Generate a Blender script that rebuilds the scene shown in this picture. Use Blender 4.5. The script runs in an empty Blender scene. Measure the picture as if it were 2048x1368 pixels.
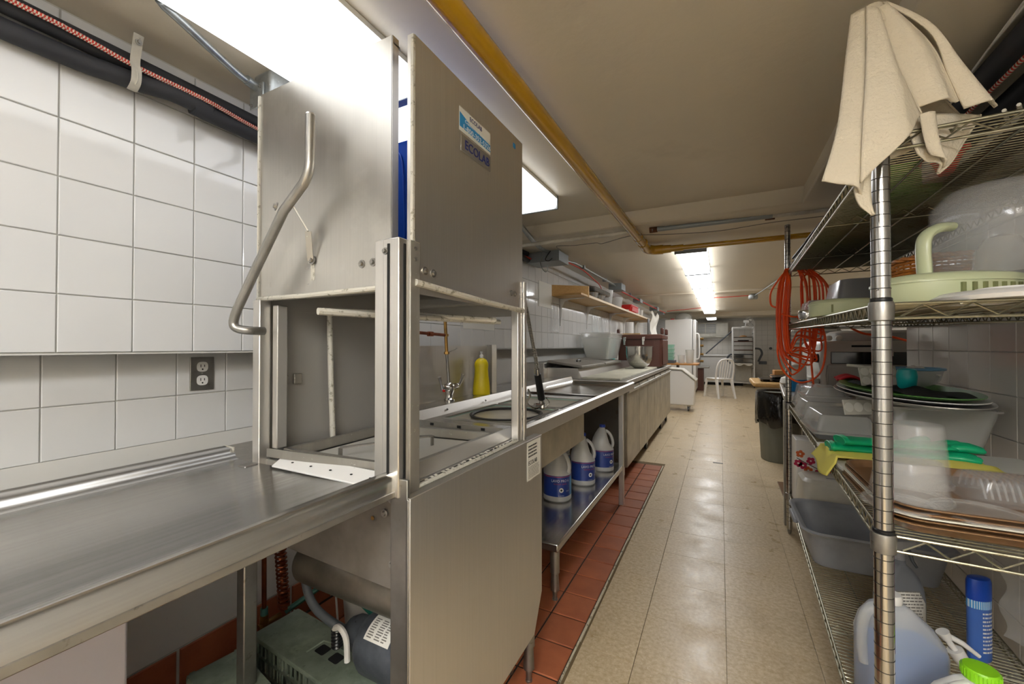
import bpy, bmesh, math, random
from mathutils import Vector, Matrix
random.seed(7)
SC = bpy.context.scene
COL = SC.collection
PI = math.pi
# ---------------------------------------------------------------- camera
cam = bpy.data.cameras.new('camera')
cam.sensor_width = 36.0
cam.lens = 36.0 * 815.0 / 2048.0
cam.clip_start = 0.02
cam.clip_end = 60
camo = bpy.data.objects.new('camera', cam)
COL.objects.link(camo)
camo.location = (0, 0, 1.18)
camo.rotation_euler = (math.radians(90.62), 0, math.radians(27.05))
SC.camera = camo
# ---------------------------------------------------------------- exposure, world
SC.view_settings.view_transform = 'Standard'
SC.view_settings.look = 'None'
SC.view_settings.gamma = 1
SC.view_settings.use_curve_mapping = False
SC.view_settings.exposure = 0.5
LIGHT_NEAR = 1.9
LIGHT_FAR = 7.2
LIGHT_REAR_FILL = 25  # strength of the unseen fill fixtures added behind the camera
W = bpy.data.worlds.new('world')
SC.world = W
W.use_nodes = True
W.node_tree.nodes['Background'].inputs[0].default_value = (1, .97, .92, 1)
W.node_tree.nodes['Background'].inputs[1].default_value = .3
SC.cycles.max_bounces = 10
SC.cycles.diffuse_bounces = 5
SC.cycles.glossy_bounces = 4
SC.cycles.transmission_bounces = 8
SC.cycles.transparent_max_bounces = 16
SC.cycles.caustics_reflective = False
SC.cycles.caustics_refractive = False
SC.cycles.sample_clamp_indirect = 4
# ---------------------------------------------------------------- materials
def s2l(c):
    if isinstance(c, str):
        c = [int(c[i:i+2], 16)/255 for i in (0, 2, 4)]
        return tuple((x/12.92 if x <= .04045 else ((x+.055)/1.055)**2.4) for x in c)
    return tuple(c)
def mat(name, col, rough=.5, metal=0., noise=None, col2=None, bump=None, trans=0, emis=0, alpha=1, coat=0,
        rvar=0, rand=0, spec=.5, ior=1.45, wave=None, sss=0, spots=None, world=False, bumpwave=None):
    m = bpy.data.materials.new(name); m.use_nodes = True
    nt = m.node_tree; N = nt.nodes; L = nt.links
    b = N['Principled BSDF']
    col = s2l(col)
    b.inputs['Base Color'].default_value = (*col, 1)
    b.inputs['Roughness'].default_value = rough
    b.inputs['Metallic'].default_value = metal
    b.inputs['IOR'].default_value = ior
    b.inputs['Specular IOR Level'].default_value = spec
    if trans: b.inputs['Transmission Weight'].default_value = trans
    if alpha < 1: b.inputs['Alpha'].default_value = alpha
    if coat: b.inputs['Coat Weight'].default_value = coat; b.inputs['Coat Roughness'].default_value = .1
    if sss:
        b.inputs['Subsurface Weight'].default_value = sss; b.inputs['Subsurface Scale'].default_value = .02
    if emis:
        b.inputs['Emission Color'].default_value = (*col, 1); b.inputs['Emission Strength'].default_value = emis
    tc = N.new('ShaderNodeTexCoord'); ge = N.new('ShaderNodeNewGeometry')
    def mapped(stretch):
        mp = N.new('ShaderNodeMapping'); mp.inputs['Scale'].default_value = stretch
        L.new(ge.outputs['Position'] if world else tc.outputs['Object'], mp.inputs[0]); return mp.outputs[0]
    def noi(scale, stretch=(1, 1, 1), det=4, ro=.6):
        n = N.new('ShaderNodeTexNoise'); n.inputs['Scale'].default_value = scale
        n.inputs['Detail'].default_value = det; n.inputs['Roughness'].default_value = ro
        L.new(mapped(stretch), n.inputs['Vector']); return n.outputs[0]
    def ramp(inp, a, bb, lo=0., hi=1.):
        r = N.new('ShaderNodeMapRange'); r.inputs[1].default_value = a; r.inputs[2].default_value = bb
        r.inputs[3].default_value = lo; r.inputs[4].default_value = hi
        L.new(inp, r.inputs[0]); return r.outputs[0]
    def mixc(fac, c1, c2):
        x = N.new('ShaderNodeMix'); x.data_type = 'RGBA'
        L.new(fac, x.inputs[0])
        for i, c in ((6, c1), (7, c2)):
            if hasattr(c, 'is_output'): L.new(c, x.inputs[i])
            else: x.inputs[i].default_value = (*c, 1)
        return x.outputs[2]
    cur = col
    if noise:
        sc, amt = noise[0], noise[1]; st = noise[2] if len(noise) > 2 else (1, 1, 1)
        c2 = s2l(col2) if col2 else tuple(max(0, c*(1-amt)) for c in col)
        f = ramp(noi(sc, st), .35, .65, 0, amt if col2 else 1)
        cur = mixc(f, cur, c2)
    for sp in (spots or []):            # (scale, threshold, softness, colour, stretch)
        st = sp[4] if len(sp) > 4 else (1, 1, 1)
        f = ramp(noi(sp[0], st, 5, .65), sp[1], sp[1]+sp[2], 0, sp[5] if len(sp) > 5 else 1)
        cur = mixc(f, cur, s2l(sp[3]))
    if wave:                            # (scale, direction, colour, amount)
        w = N.new('ShaderNodeTexWave'); w.inputs['Scale'].default_value = wave[0]; w.bands_direction = wave[1]
        w.inputs['Distortion'].default_value = wave[4] if len(wave) > 4 else 0
        L.new(mapped((1, 1, 1)), w.inputs['Vector'])
        cur = mixc(ramp(w.outputs[1], .3, .7, 0, wave[3]), cur, s2l(wave[2]))
    if rand:
        oi = N.new('ShaderNodeObjectInfo'); h = N.new('ShaderNodeHueSaturation')
        L.new(ramp(oi.outputs['Random'], 0, 1, 1-rand, 1+rand), h.inputs['Value'])
        if hasattr(cur, 'is_output'): L.new(cur, h.inputs['Color'])
        else: h.inputs['Color'].default_value = (*cur, 1)
        cur = h.outputs[0]
    if hasattr(cur, 'is_output'): L.new(cur, b.inputs['Base Color'])
    if rvar:
        L.new(ramp(noi(rvar[0], rvar[2] if len(rvar) > 2 else (1, 1, 1)), .3, .7, rough-rvar[1], rough+rvar[1]), b.inputs['Roughness'])
    if bump:
        bp = N.new('ShaderNodeBump'); bp.inputs['Strength'].default_value = bump[1]
        bp.inputs['Distance'].default_value = bump[3] if len(bump) > 3 else .002
        L.new(noi(bump[0], bump[2] if len(bump) > 2 else (1, 1, 1)), bp.inputs['Height'])
        L.new(bp.outputs[0], b.inputs['Normal'])
    if bumpwave:
        w = N.new('ShaderNodeTexWave'); w.inputs['Scale'].default_value = bumpwave[0]; w.bands_direction = bumpwave[1]
        L.new(mapped((1, 1, 1)), w.inputs['Vector'])
        bp = N.new('ShaderNodeBump'); bp.inputs['Strength'].default_value = bumpwave[2]; bp.inputs['Distance'].default_value = .003
        L.new(w.outputs[1], bp.inputs['Height']); L.new(bp.outputs[0], b.inputs['Normal'])
    return m
M = {}
M['ceiling'] = mat('ceiling_paint', 'd6ccb8', .38, noise=(1.2, .35), col2='c6beae', bump=(14, .5, (1, 1, 1), .004), spots=[(2.2, .62, .12, 'b7ab97', (1, 1, 1), .35)])
M['wallpaint'] = mat('wall_paint', 'd3d1cc', .5, noise=(3, .3), col2='cfcbc2', bump=(20, .2), spots=[(60, .70, .03, '9a8f7c', (1, 1, 1), .5)])
M['grout'] = mat('grout', 'b9b7b0', .8)
M['tile'] = mat('white_glazed_tile', 'dad9d7', .07, world=True, rand=.025, coat=.4, bump=(7, .12, (1, 1, 1), .004))
M['tile_r'] = mat('aged_glazed_tile', 'dad6ce', .12, world=True, rand=.05, coat=.3, bump=(9, .15, (1, 1, 1), .004), spots=[(5, .6, .2, 'b9b1a2', (1, 1, 1), .4)])
M['vct'] = mat('vinyl_floor_tile', 'd3c1a2', .34, world=True, rand=.035, noise=(60, .75), col2='b1986f', rvar=(5, .1),
               spots=[(85, .60, .05, 'e8dfcb', (1, 1, 1), .5), (2.3, .56, .16, '8f7952', (1, .6, 1), .5), (9, .705, .05, '6f6350', (1, 1, 1), .4), (120, .72, .03, '8d7a5c', (1, 1, 1), .5)], bump=(30, .1))
M['vctbase'] = mat('floor_seam', '6d5c42', .9)
M['quarry'] = mat('red_quarry_tile', 'a4603f', .42, world=True, rand=.12, noise=(9, .6), col2='8a4c32', spots=[(70, .70, .04, '6a2f20', (1, 1, 1), .5)], bump=(60, .15))
M['qgrout'] = mat('quarry_grout', '372b24', .85, noise=(20, .5))
M['edge'] = mat('edge_strip', 'cfc5ad', .6, spots=[(30, .55, .1, '6d6452')])
SS = dict(metal=1.0)
M['steel'] = mat('brushed_steel', 'd6d3ce', .36, metal=.9, noise=(260, .06, (1, 1, .012)), rvar=(120, .025, (1, 1, .02)), spots=[(260, .73, .03, 'e4e1da', (1, 1, 1), .4), (2.5, .55, .3, 'bdb8ae', (1, 1, 1), .35)])
M['steel_h'] = mat('brushed_steel_horizontal', 'c9c7c3', .22, metal=.95, noise=(200, .08, (1, .012, 1)), rvar=(70, .05, (1, .03, 1)), spots=[(14, .60, .12, 'dddbd6', (2, .12, 1), .35)])
M['steel_hood'] = mat('scaled_steel_hood', 'bfbcb5', .33, metal=.92, rvar=(6, .07, (1, 1, 1)), bump=(260, .05, (1, 1, .05), .0004),
                      noise=(260, .05, (1, 1, .015)), spots=[(5, .57, .14, 'dcd9d0', (1, 1, 1), .35), (26, .66, .06, 'a19d94', (1, 1, .5), .2)])
M['steel_dirty'] = mat('limescaled_steel', '9d9991', .5, metal=.75, spots=[(9, .52, .2, 'bdb9b0', (1, 1, .25), .5), (90, .66, .04, 'dedbd4', (1, 1, 1), .6)])
M['steel_in'] = mat('grey_inner_steel', 'aaa7a1', .42, metal=.5, spots=[(6, .55, .2, 'a5a29c', (1, 1, .2), .5), (120, .70, .03, 'd6d3cc', (1, 1, 1), .7)])
M['scale'] = mat('limescale_edge', 'c9c5b9', .75, metal=.2, spots=[(60, .55, .1, '8d8878')], bump=(120, .6))
M['steel_dull'] = mat('dull_steel', 'a5a29c', .38, metal=.9, noise=(8, .3), spots=[(30, .64, .06, '5b5348', (1, 1, 1), .5)])
M['tank'] = mat('dark_stained_steel', '98928a', .45, metal=.7, noise=(6, .35), spots=[(40, .67, .05, '3b3128', (1, 1, 1), .7)])
M['galv'] = mat('galvanised', 'a9adad', .38, metal=.8, noise=(35, .25), spots=[(60, .66, .05, 'd0d4d4')])
M['boxgrey'] = mat('grey_painted_box', '8b9194', .45, metal=.3)
M['chrome'] = mat('chrome', 'd0cecb', .12, metal=1)
M['chrome_old'] = mat('worn_chrome_wire', '94917f', .3, metal=.95, spots=[(30, .58, .1, '5c5137', (1, 1, 1), .6)])
M['post'] = mat('chrome_post', 'b5b3b0', .16, metal=1, spots=[(9, .64, .06, '5a4632', (1, 1, .6), .8), (60, .70, .03, '3a2b1c')])
M['postring'] = mat('post_groove', '3a3733', .6, metal=.5)
M['rust'] = mat('rusted_metal', '6b4328', .8, metal=.2, noise=(25, .5))
M['copper'] = mat('copper', '8c4a2d', .4, metal=.85, noise=(20, .4), spots=[(30, .6, .08, '3e2418')])
M['brass'] = mat('brass', 'a8844c', .35, metal=.9, noise=(30, .4))
M['bluepipe'] = mat('verdigris', '4f7f73', .7)
M['yellow'] = mat('yellow_gas_paint', 'b48a1e', .22, noise=(10, .3), col2='a87d14', coat=.5, bump=(25, .2))
M['whitepipe'] = mat('white_painted_pipe', 'd5d0c3', .45, noise=(12, .3))
M['black'] = mat('black_rubber', '1f2023', .55)
M['foam'] = mat('black_pipe_insulation', '2c2d31', .65, noise=(8, .3), col2='3f4045')
M['blackp'] = mat('black_plastic', '151516', .3)
M['rope_r'] = mat('red_cord', 'c5392c', .7)
M['rope_w'] = mat('white_cord', 'e4dccd', .8)
M['white'] = mat('white_plastic', 'e6e4e0', .35)
M['whitem'] = mat('white_enamel', 'e4e3e0', .25, coat=.3)
M['offwhite'] = mat('off_white_plastic', 'd3cfc2', .4, noise=(5, .2))
M['lavender'] = mat('lavender_white_panel', 'cbc7cf', .45)
M['papr'] = mat('paper', 'e6e3da', .7)
M['ink'] = mat('black_ink', '222222', .7)
M['inkgrey'] = mat('grey_ink', '77736c', .7)
M['navy'] = mat('navy_print', '1d2a6e', .5)
M['labelblue'] = mat('label_blue', '1b3580', .35)
M['labelcyan'] = mat('label_cyan', '2384bf', .35)
M['labelred'] = mat('label_red', 'b24756', .4)
M['labelwhite'] = mat('label_white', 'ecebea', .4)
M['hdpe'] = mat('milky_plastic', 'e2e2e0', .3, trans=.25, sss=.0)
M['yellowp'] = mat('yellow_plastic', 'ecd41f', .28, sss=.0)
M['bluecap'] = mat('blue_cap', '1d3a9c', .35)
M['blue'] = mat('blue_plastic', '0d4fc4', .4)
M['teal'] = mat('teal_blue_plastic', '2a7cae', .4)
M['green_grey'] = mat('weathered_green_crate', '7f8a7d', .6, noise=(9, .8), col2='56604f', spots=[(14, .55, .12, '8d9a86', (1, 1, 1), .6), (40, .6, .1, '3d4238', (1, 1, 1), .5)])
M['tealcord'] = mat('green_cord', '24806f', .6)
M['motor'] = mat('motor_blue_grey', '5c6169', .5, metal=.4, noise=(12, .5), spots=[(18, .6, .06, '2c2a2b')])
M['steel_cyl'] = mat('stained_cylinder_steel', '8d867b', .36, metal=.85, noise=(12, .3), spots=[(4, .6, .12, '6d4730', (1, 1, 1), .6)])
M['wood'] = mat('pale_pine', 'c79f63', .5, noise=(5, .5, (12, 1, 12)), col2='b1884b')
M['woodedge'] = mat('birch_edge', 'dcc6a4', .5)
M['wood2'] = mat('orange_wood', 'b57f42', .45, noise=(5, .5, (1, 9, 9)), col2='a06b32')
M['wicker'] = mat('wicker', 'c07a33', .5, noise=(60, .5), col2='8e5220')
M['tray_br'] = mat('brown_tray', '7c5c3e', .4, noise=(30, .5), col2='6b4e33', rand=.08)
M['tray_edge'] = mat('tray_edge', 'd9d8c9', .5)
M['brown'] = mat('brown_plastic', '5b372d', .4, rand=.03)
M['cutboard'] = mat('cream_cutting_board', 'd8d4bf', .5, noise=(8, .2))
M['boardw'] = mat('white_cutting_board', 'dddbd3', .45)
M['clear'] = mat('clear_plastic', 'dcdddd', .12, trans=.0, alpha=.22, spec=.8, coat=1)
M['frost'] = mat('frosted_plastic', 'dcdcd9', .32, alpha=.5, coat=.4, spec=.6)
M['clear2'] = mat('hazy_plastic', 'd5d4ce', .22, alpha=.42, coat=.7)
M['film'] = mat('plastic_film', 'f0f0ef', .1, alpha=.22, coat=1, spec=1)
M['glove'] = mat('green_rubber', '0aa06e', .42)
M['cloth_y'] = mat('yellow_cloth', 'd8cd62', .85, bump=(300, .6))
M['cloth_w'] = mat('cream_towel', 'ddd3bf', .95, noise=(5, .3), col2='d2c6ac', bump=(110, .9, (1, 1, 1), .003))
M['cloth_r'] = mat('red_cloth', 'b01c22', .8)
M['celadon'] = mat('pale_green_plastic', 'c3caa4', .33, coat=.2)
M['celadon_d'] = mat('olive_recess', '7d8257', .6)
M['grey_p'] = mat('grey_plastic', '9a9ca0', .45, noise=(7, .2))
M['grey_d'] = mat('dark_grey_plastic', '565a5f', .45)
M['orange'] = mat('orange_cord', 'ea5414', .45)
M['green_t'] = mat('green_tray', '4f8039', .4)
M['green_b'] = mat('bright_green', '4d8c1c', .5)
M['lime'] = mat('lime_cap', '86cc1e', .35)
M['bluel'] = mat('blue_liquid', '2f7ed2', .2, alpha=.9)
M['seethru'] = mat('translucent_jug', 'dfe3e6', .28, alpha=.42, coat=.4)
M['spraygrey'] = mat('spray_grey', '6d7076', .4)
M['greybin'] = mat('grey_trash_can', '7d8078', .55, noise=(6, .5, (1, 1, .3)), col2='67695f')
M['bag'] = mat('black_bag', '0e0e10', .18, coat=.6, bump=(16, 1.0, (1, 1, .4), .02))
M['oven'] = mat('oven_grey', 'aaa8a2', .4, metal=.2)
M['oven_l'] = mat('oven_light', 'c6c3bb', .38, metal=.1)
M['darkglass'] = mat('dark_glass', '0c0c0c', .08, coat=1)
M['red'] = mat('red_plastic', 'd42a25', .4)
M['mint'] = mat('mint_plastic', '9fd0bb', .3, alpha=.75)
M['turq'] = mat('turquoise', '58bcb8', .4)
M['flour'] = mat('flour', 'd8d2bf', .9)
M['foil'] = mat('foil', 'c3c4c5', .22, metal=1, bump=(80, .5))
M['tin'] = mat('steel_bowl', 'b2b0ab', .14, metal=1)
M['dark'] = mat('dark_void', '100f0e', .8)
M['fridge'] = mat('fridge_white', 'dfdedb', .3, coat=.3)
M['doorsteel'] = mat('pale_old_steel', 'bdb5a2', .4, metal=.55, noise=(5, .3), rand=.03, spots=[(3, .58, .15, '9d937e', (1, 1, .3), .5), (40, .68, .04, '5e5138', (1, 1, 1), .5)])
M['rustpanel'] = mat('rusting_panel', '57544d', .6, metal=.4, spots=[(12, .56, .08, '4a2f1b', (1, 1, 1), .8), (4, .5, .2, '6e6858', (1, 1, 1), .5)])
M['lightbox'] = mat('fixture_enamel', 'e3e2dd', .4)
def emitter(name, strength, col=(.965, .98, 1.0)):
    m = bpy.data.materials.new(name); m.use_nodes = True
    b = m.node_tree.nodes['Principled BSDF']
    b.inputs['Base Color'].default_value = (.9, .9, .9, 1); b.inputs['Roughness'].default_value = .3
    b.inputs['Emission Color'].default_value = (*col, 1); b.inputs['Emission Strength'].default_value = strength
    return m
M['em_near'] = emitter('diffuser_near', LIGHT_NEAR)
M['em_far'] = emitter('diffuser_far', LIGHT_FAR)
M['em_rear_fill'] = emitter('diffuser_rear_fill', LIGHT_REAR_FILL)
# perforated scrap tray
def perforated():
    m = mat('perforated_steel', 'd6d3cb', .45, metal=.3)
    nt = m.node_tree; N = nt.nodes; L = nt.links; b = N['Principled BSDF']
    tc = N.new('ShaderNodeTexCoord'); v = N.new('ShaderNodeTexVoronoi'); v.inputs['Scale'].default_value = 170
    v.inputs['Randomness'].default_value = 0
    L.new(tc.outputs['Object'], v.inputs['Vector'])
    r = N.new('ShaderNodeMapRange'); r.inputs[1].default_value = .28; r.inputs[2].default_value = .38
    L.new(v.outputs[0], r.inputs[0]); L.new(r.outputs[0], b.inputs['Alpha'])
    return m
M['perf'] = perforated()
# ---------------------------------------------------------------- mesh builder
class MB:
    def __init__(s): s.v = []; s.f = []; s.mi = []; s.m = 0
    def add(s, vs, fs):
        n = len(s.v); s.v += [tuple(x) for x in vs]
        for f in fs: s.f.append(tuple(i+n for i in f)); s.mi.append(s.m)
        return s
    def box(s, x0, y0, z0, x1, y1, z1):
        if x0 > x1: x0, x1 = x1, x0
        if y0 > y1: y0, y1 = y1, y0
        if z0 > z1: z0, z1 = z1, z0
        return s.add([(x0,y0,z0),(x1,y0,z0),(x1,y1,z0),(x0,y1,z0),(x0,y0,z1),(x1,y0,z1),(x1,y1,z1),(x0,y1,z1)],
                     [(0,3,2,1),(4,5,6,7),(0,1,5,4),(1,2,6,5),(2,3,7,6),(3,0,4,7)])
    def hexa(s, p):      # 8 points: bottom loop then top loop
        return s.add(p, [(0,3,2,1),(4,5,6,7),(0,1,5,4),(1,2,6,5),(2,3,7,6),(3,0,4,7)])
    def bar(s, a, b, w, h, up=(0,0,1)):
        a = Vector(a); b = Vector(b); d = (b-a).normalized(); up = Vector(up)
        if abs(d.dot(up)) > .98: up = Vector((1,0,0))
        x = d.cross(up).normalized()*w/2; y = x.cross(d).normalized()*h/2
        return s.hexa([a-x-y, a+x-y, a+x+y, a-x+y, b-x-y, b+x-y, b+x+y, b-x+y])
    def loft(s, loops, cap0=True, cap1=True, closed=True):
        n = len(loops[0]); base = len(s.v); fs = []
        for k in range(len(loops)-1):
            for i in range(n if closed else n-1):
                j = (i+1) % n
                fs.append((k*n+i, k*n+j, (k+1)*n+j, (k+1)*n+i))
        vs = [p for l in loops for p in l]
        if cap0: fs.append(tuple(range(n))[::-1])
        if cap1: fs.append(tuple((len(loops)-1)*n+i for i in range(n)))
        return s.add(vs, fs)
    def cyl(s, a, b, r0, r1=None, n=16, cap=True):
        if r1 is None: r1 = r0
        a = Vector(a); b = Vector(b); d = (b-a).normalized()
        u = d.cross(Vector((0,0,1)) if abs(d.z) < .95 else Vector((1,0,0))).normalized(); w = d.cross(u)
        L = [[c + (u*math.cos(t)+w*math.sin(t))*r for t in [2*PI*i/n for i in range(n)]] for c, r in ((a, r0), (b, r1))]
        return s.loft(L, cap, cap)
    def tube(s, pts, r, n=8, closed=False, cap=True, flat=None):
        P = [Vector(p) for p in pts]; m = len(P); loops = []; u = None
        rr = r if isinstance(r, (list, tuple)) else [r]*m
        for i in range(m):
            if closed: d = (P[(i+1) % m]-P[i-1])
            else: d = P[min(i+1, m-1)]-P[max(i-1, 0)]
            if d.length < 1e-9: d = Vector((0,0,1))
            d.normalize()
            if u is None: u = d.cross(Vector((0,0,1)) if abs(d.z) < .9 else Vector((1,0,0))).normalized()
            else:
                u = u - d*u.dot(d)
                if u.length < 1e-6: u = d.cross(Vector((.3,.5,.8)))
                u.normalize()
            w = d.cross(u)
            loops.append([P[i]+(u*math.cos(2*PI*k/n)+w*math.sin(2*PI*k/n))*rr[i] for k in range(n)])
        if closed: loops.append(loops[0]); return s.loft(loops, False, False)
        return s.loft(loops, cap, cap)
    def lathe(s, prof, c=(0,0,0), n=24, sx=1, sy=1, p=2, cap0=True, cap1=True, rot=0, axis='z'):
        loops = []
        for r, z in prof:
            l = []
            for i in range(n):
                t = 2*PI*i/n + PI/n; ct, st = math.cos(t), math.sin(t)
                q = r/((abs(ct)**p+abs(st)**p)**(1/p)) if p != 2 else r
                x, y = q*ct*sx, q*st*sy
                if rot: x, y = x*math.cos(rot)-y*math.sin(rot), x*math.sin(rot)+y*math.cos(rot)
                if axis == 'z': l.append((c[0]+x, c[1]+y, c[2]+z))
                elif axis == 'x': l.append((c[0]+z, c[1]+x, c[2]+y))
                else: l.append((c[0]+y, c[1]+z, c[2]+x))
            loops.append(l)
        return s.loft(loops, cap0, cap1)
    def grid(s, fn, nu, nv):
        vs = [fn(i/nu, j/nv) for i in range(nu+1) for j in range(nv+1)]
        return s.add(vs, [(i*(nv+1)+j, (i+1)*(nv+1)+j, (i+1)*(nv+1)+j+1, i*(nv+1)+j+1) for i in range(nu) for j in range(nv)])
    def prism(s, pts, h, axis='z', at=0.):
        n = len(pts)
        def P(a, b, c): return {'z': (a, b, c), 'x': (c, a, b), 'y': (a, c, b)}[axis]
        return s.loft([[P(a, b, at) for a, b in pts], [P(a, b, at+h) for a, b in pts]])
    def xf(s, mtx, start=0):
        for i in range(start, len(s.v)): s.v[i] = tuple(mtx @ Vector(s.v[i]))
        return s
def rrect(x0, y0, x1, y1, r, z, k=4):
    r = min(r, (x1-x0)/2-1e-4, (y1-y0)/2-1e-4); out = []
    for cx, cy, a in ((x1-r, y0+r, -90), (x1-r, y1-r, 0), (x0+r, y1-r, 90), (x0+r, y0+r, 180)):
        for i in range(k+1):
            t = math.radians(a+90*i/k); out.append((cx+r*math.cos(t), cy+r*math.sin(t), z))
    return out
WLOC = {}
def obj(name, mb, m, parent=None, bevel=0, solid=0, smooth=True, label=None, cat=None, group=None, kind=None, sub=0, ang=38, loc=None, bseg=2):
    me = bpy.data.meshes.new(name)
    if parent is not None: o0 = Vector(WLOC[parent.name])
    elif loc is not None: o0 = Vector(loc)
    else:
        xs = [v[0] for v in mb.v]; ys = [v[1] for v in mb.v]; zs = [v[2] for v in mb.v]
        o0 = Vector(((min(xs)+max(xs))/2, (min(ys)+max(ys))/2, min(zs)))
    me.from_pydata([tuple(Vector(v)-o0) for v in mb.v], [], mb.f)
    bm = bmesh.new(); bm.from_mesh(me)
    bmesh.ops.recalc_face_normals(bm, faces=bm.faces); bm.to_mesh(me); bm.free()
    for mm in (m if isinstance(m, (list, tuple)) else [m]): me.materials.append(M[mm] if isinstance(mm, str) else mm)
    if max(mb.mi, default=0) > 0: me.polygons.foreach_set('material_index', mb.mi)
    if smooth:
        me.shade_smooth(); me.set_sharp_from_angle(angle=math.radians(ang))
    o = bpy.data.objects.new(name, me); COL.objects.link(o)
    if parent is not None: o.parent = parent
    else: o.location = o0
    WLOC[o.name] = tuple(o0)
    if solid:
        s_ = o.modifiers.new('solid', 'SOLIDIFY'); s_.thickness = solid; s_.offset = 0
    if bevel:
        b_ = o.modifiers.new('bevel', 'BEVEL'); b_.width = bevel; b_.segments = bseg; b_.limit_method = 'ANGLE'; b_.angle_limit = math.radians(40)
    if sub:
        q = o.modifiers.new('sub', 'SUBSURF'); q.levels = sub; q.render_levels = sub
    tag(o, label, cat, group, kind)
    return o
def tag(o, label=None, cat=None, group=None, kind=None):
    if label: o['label'] = label
    if cat: o['category'] = cat
    if group: o['group'] = group
    if kind: o['kind'] = kind
    return o
def thing(name, label, cat, loc=(0, 0, 0), group=None):
    o = bpy.data.objects.new(name, None); COL.objects.link(o); o.location = loc; o.empty_display_size = .05
    WLOC[o.name] = tuple(loc)
    return tag(o, label, cat, group)
def inst(src, parent, loc, rot=(0, 0, 0), name=None):
    o = src.copy(); COL.objects.link(o); o.parent = parent; o.location = loc; o.rotation_euler = rot
    return o
def copy_tree(src, dv, label, rz=0, group=None, scale=1):
    r = src.copy(); COL.objects.link(r)
    r.location = Vector(src.location)+Vector(dv); r.rotation_euler.z = src.rotation_euler.z+rz
    if scale != 1: r.scale = (scale,)*3
    tag(r, label, None, group)
    for ch in src.children:
        c = ch.copy(); COL.objects.link(c); c.parent = r
        for g in ch.children:
            d = g.copy(); COL.objects.link(d); d.parent = c
    return r
def arc(c, r, a0, a1, n, plane='xz'):
    out = []
    for i in range(n+1):
        t = math.radians(a0+(a1-a0)*i/n); a, b = r*math.cos(t), r*math.sin(t)
        out.append({'xz': (c[0]+a, c[1], c[2]+b), 'yz': (c[0], c[1]+a, c[2]+b), 'xy': (c[0]+a, c[1]+b, c[2])}[plane])
    return out
def smoothpath(pts, n=8):
    P = [Vector(p) for p in pts]; out = []
    for i in range(len(P)-1):
        p0 = P[max(i-1, 0)]; p1 = P[i]; p2 = P[i+1]; p3 = P[min(i+2, len(P)-1)]
        for k in range(n):
            t = k/n
            out.append(.5*((2*p1)+(p2-p0)*t+(2*p0-5*p1+4*p2-p3)*t*t+(3*p1-p0-3*p2+p3)*t**3))
    out.append(P[-1]); return out
def text(name, body, size, origin, xd, yd, m, parent, width=None, lift=.0006, ext=.0002, align='LEFT'):
    """flat printed lettering: xd = reading direction, yd = up direction"""
    cu = bpy.data.curves.new(name, 'FONT'); cu.body = body; cu.size = size; cu.extrude = ext; cu.align_x = align
    cu.resolution_u = 3
    to = bpy.data.objects.new(name, cu); COL.objects.link(to)
    bpy.context.view_layer.update()
    me = bpy.data.meshes.new_from_object(to.evaluated_get(bpy.context.evaluated_depsgraph_get()))
    bpy.data.objects.remove(to)
    xd = Vector(xd).normalized(); yd = Vector(yd).normalized(); zd = xd.cross(yd)
    xs = [v.co.x for v in me.vertices]; k = 1
    if width and xs: k = width/(max(xs)-min(xs))
    for v in me.vertices:
        v.co = Vector(origin)+xd*v.co.x*k+yd*v.co.y+zd*(v.co.z+lift)-Vector(WLOC[parent.name])
    me.materials.clear(); me.materials.append(M[m])
    o = bpy.data.objects.new(name, me); COL.objects.link(o); o.parent = parent; WLOC[o.name] = WLOC[parent.name]
    return o
def lines(mb, origin, xd, yd, w, h, n, z=.0007, t=.35):
    """rows of small printed strokes that stand for fine print"""
    o = Vector(origin); xd = Vector(xd).normalized(); yd = Vector(yd).normalized(); zd = xd.cross(yd)
    for i in range(n):
        y = h*(i+.5)/n; x = 0
        while x < w*.93:
            l = random.uniform(.05, .16)*w; l = min(l, w-x)
            a = o+xd*x+yd*(h-y)+zd*z; b = a+xd*l; c = yd*(h/n*t)
            mb.add([a, b, b+c, a+c], [(0, 1, 2, 3)]); x += l+w*.025
    return mb
def sheet(parent, name, a, xd, yd, w, h, m, t=.0008):
    xd = Vector(xd).normalized(); yd = Vector(yd).normalized(); zd = xd.cross(yd); a = Vector(a)
    mb = MB(); mb.hexa([a, a+xd*w, a+xd*w+yd*h, a+yd*h, a+zd*t, a+xd*w+zd*t, a+xd*w+yd*h+zd*t, a+yd*h+zd*t])
    return obj(name, mb, m, parent, smooth=False)
def bolt(parent, c, d, r=.007, name='bolt', m='steel_dull'):
    c = Vector(c); d = Vector(d).normalized(); mb = MB()
    mb.cyl(c, c+d*.002, r*1.3, n=12); mb.cyl(c+d*.002, c+d*.007, r*.8, r*.7, n=6)
    return obj(name, mb, m, parent)
M['basin'] = mat('sink_basin_steel', 'a5c4b8', .3, metal=.4, spots=[(5, .55, .2, '8d9c94')])
M['hose'] = mat('ribbed_steel_hose', 'aaa69c', .3, metal=.9, bumpwave=(70, 'Z', 1.0))
M['bowlglass'] = mat('thin_bowl_steel', 'c4c1bb', .14, alpha=.8, metal=.9)
M['redmark'] = mat('red_mark', 'a2335a', .4, metal=.3)
M['traydark'] = mat('dark_pan', '3a2c22', .5, metal=.3, noise=(12, .4))
M['traydark2'] = mat('dark_pan_grey', '35332f', .5, metal=.3, noise=(12, .4))
M['greytrans'] = mat('grey_translucent', '8d8d8e', .3, alpha=.85, coat=.4)
M['frost2'] = mat('frosted_deli', 'e4e3df', .25, alpha=.20, coat=.5)
M['tealcup'] = mat('teal_cup', '13979a', .3)
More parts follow.
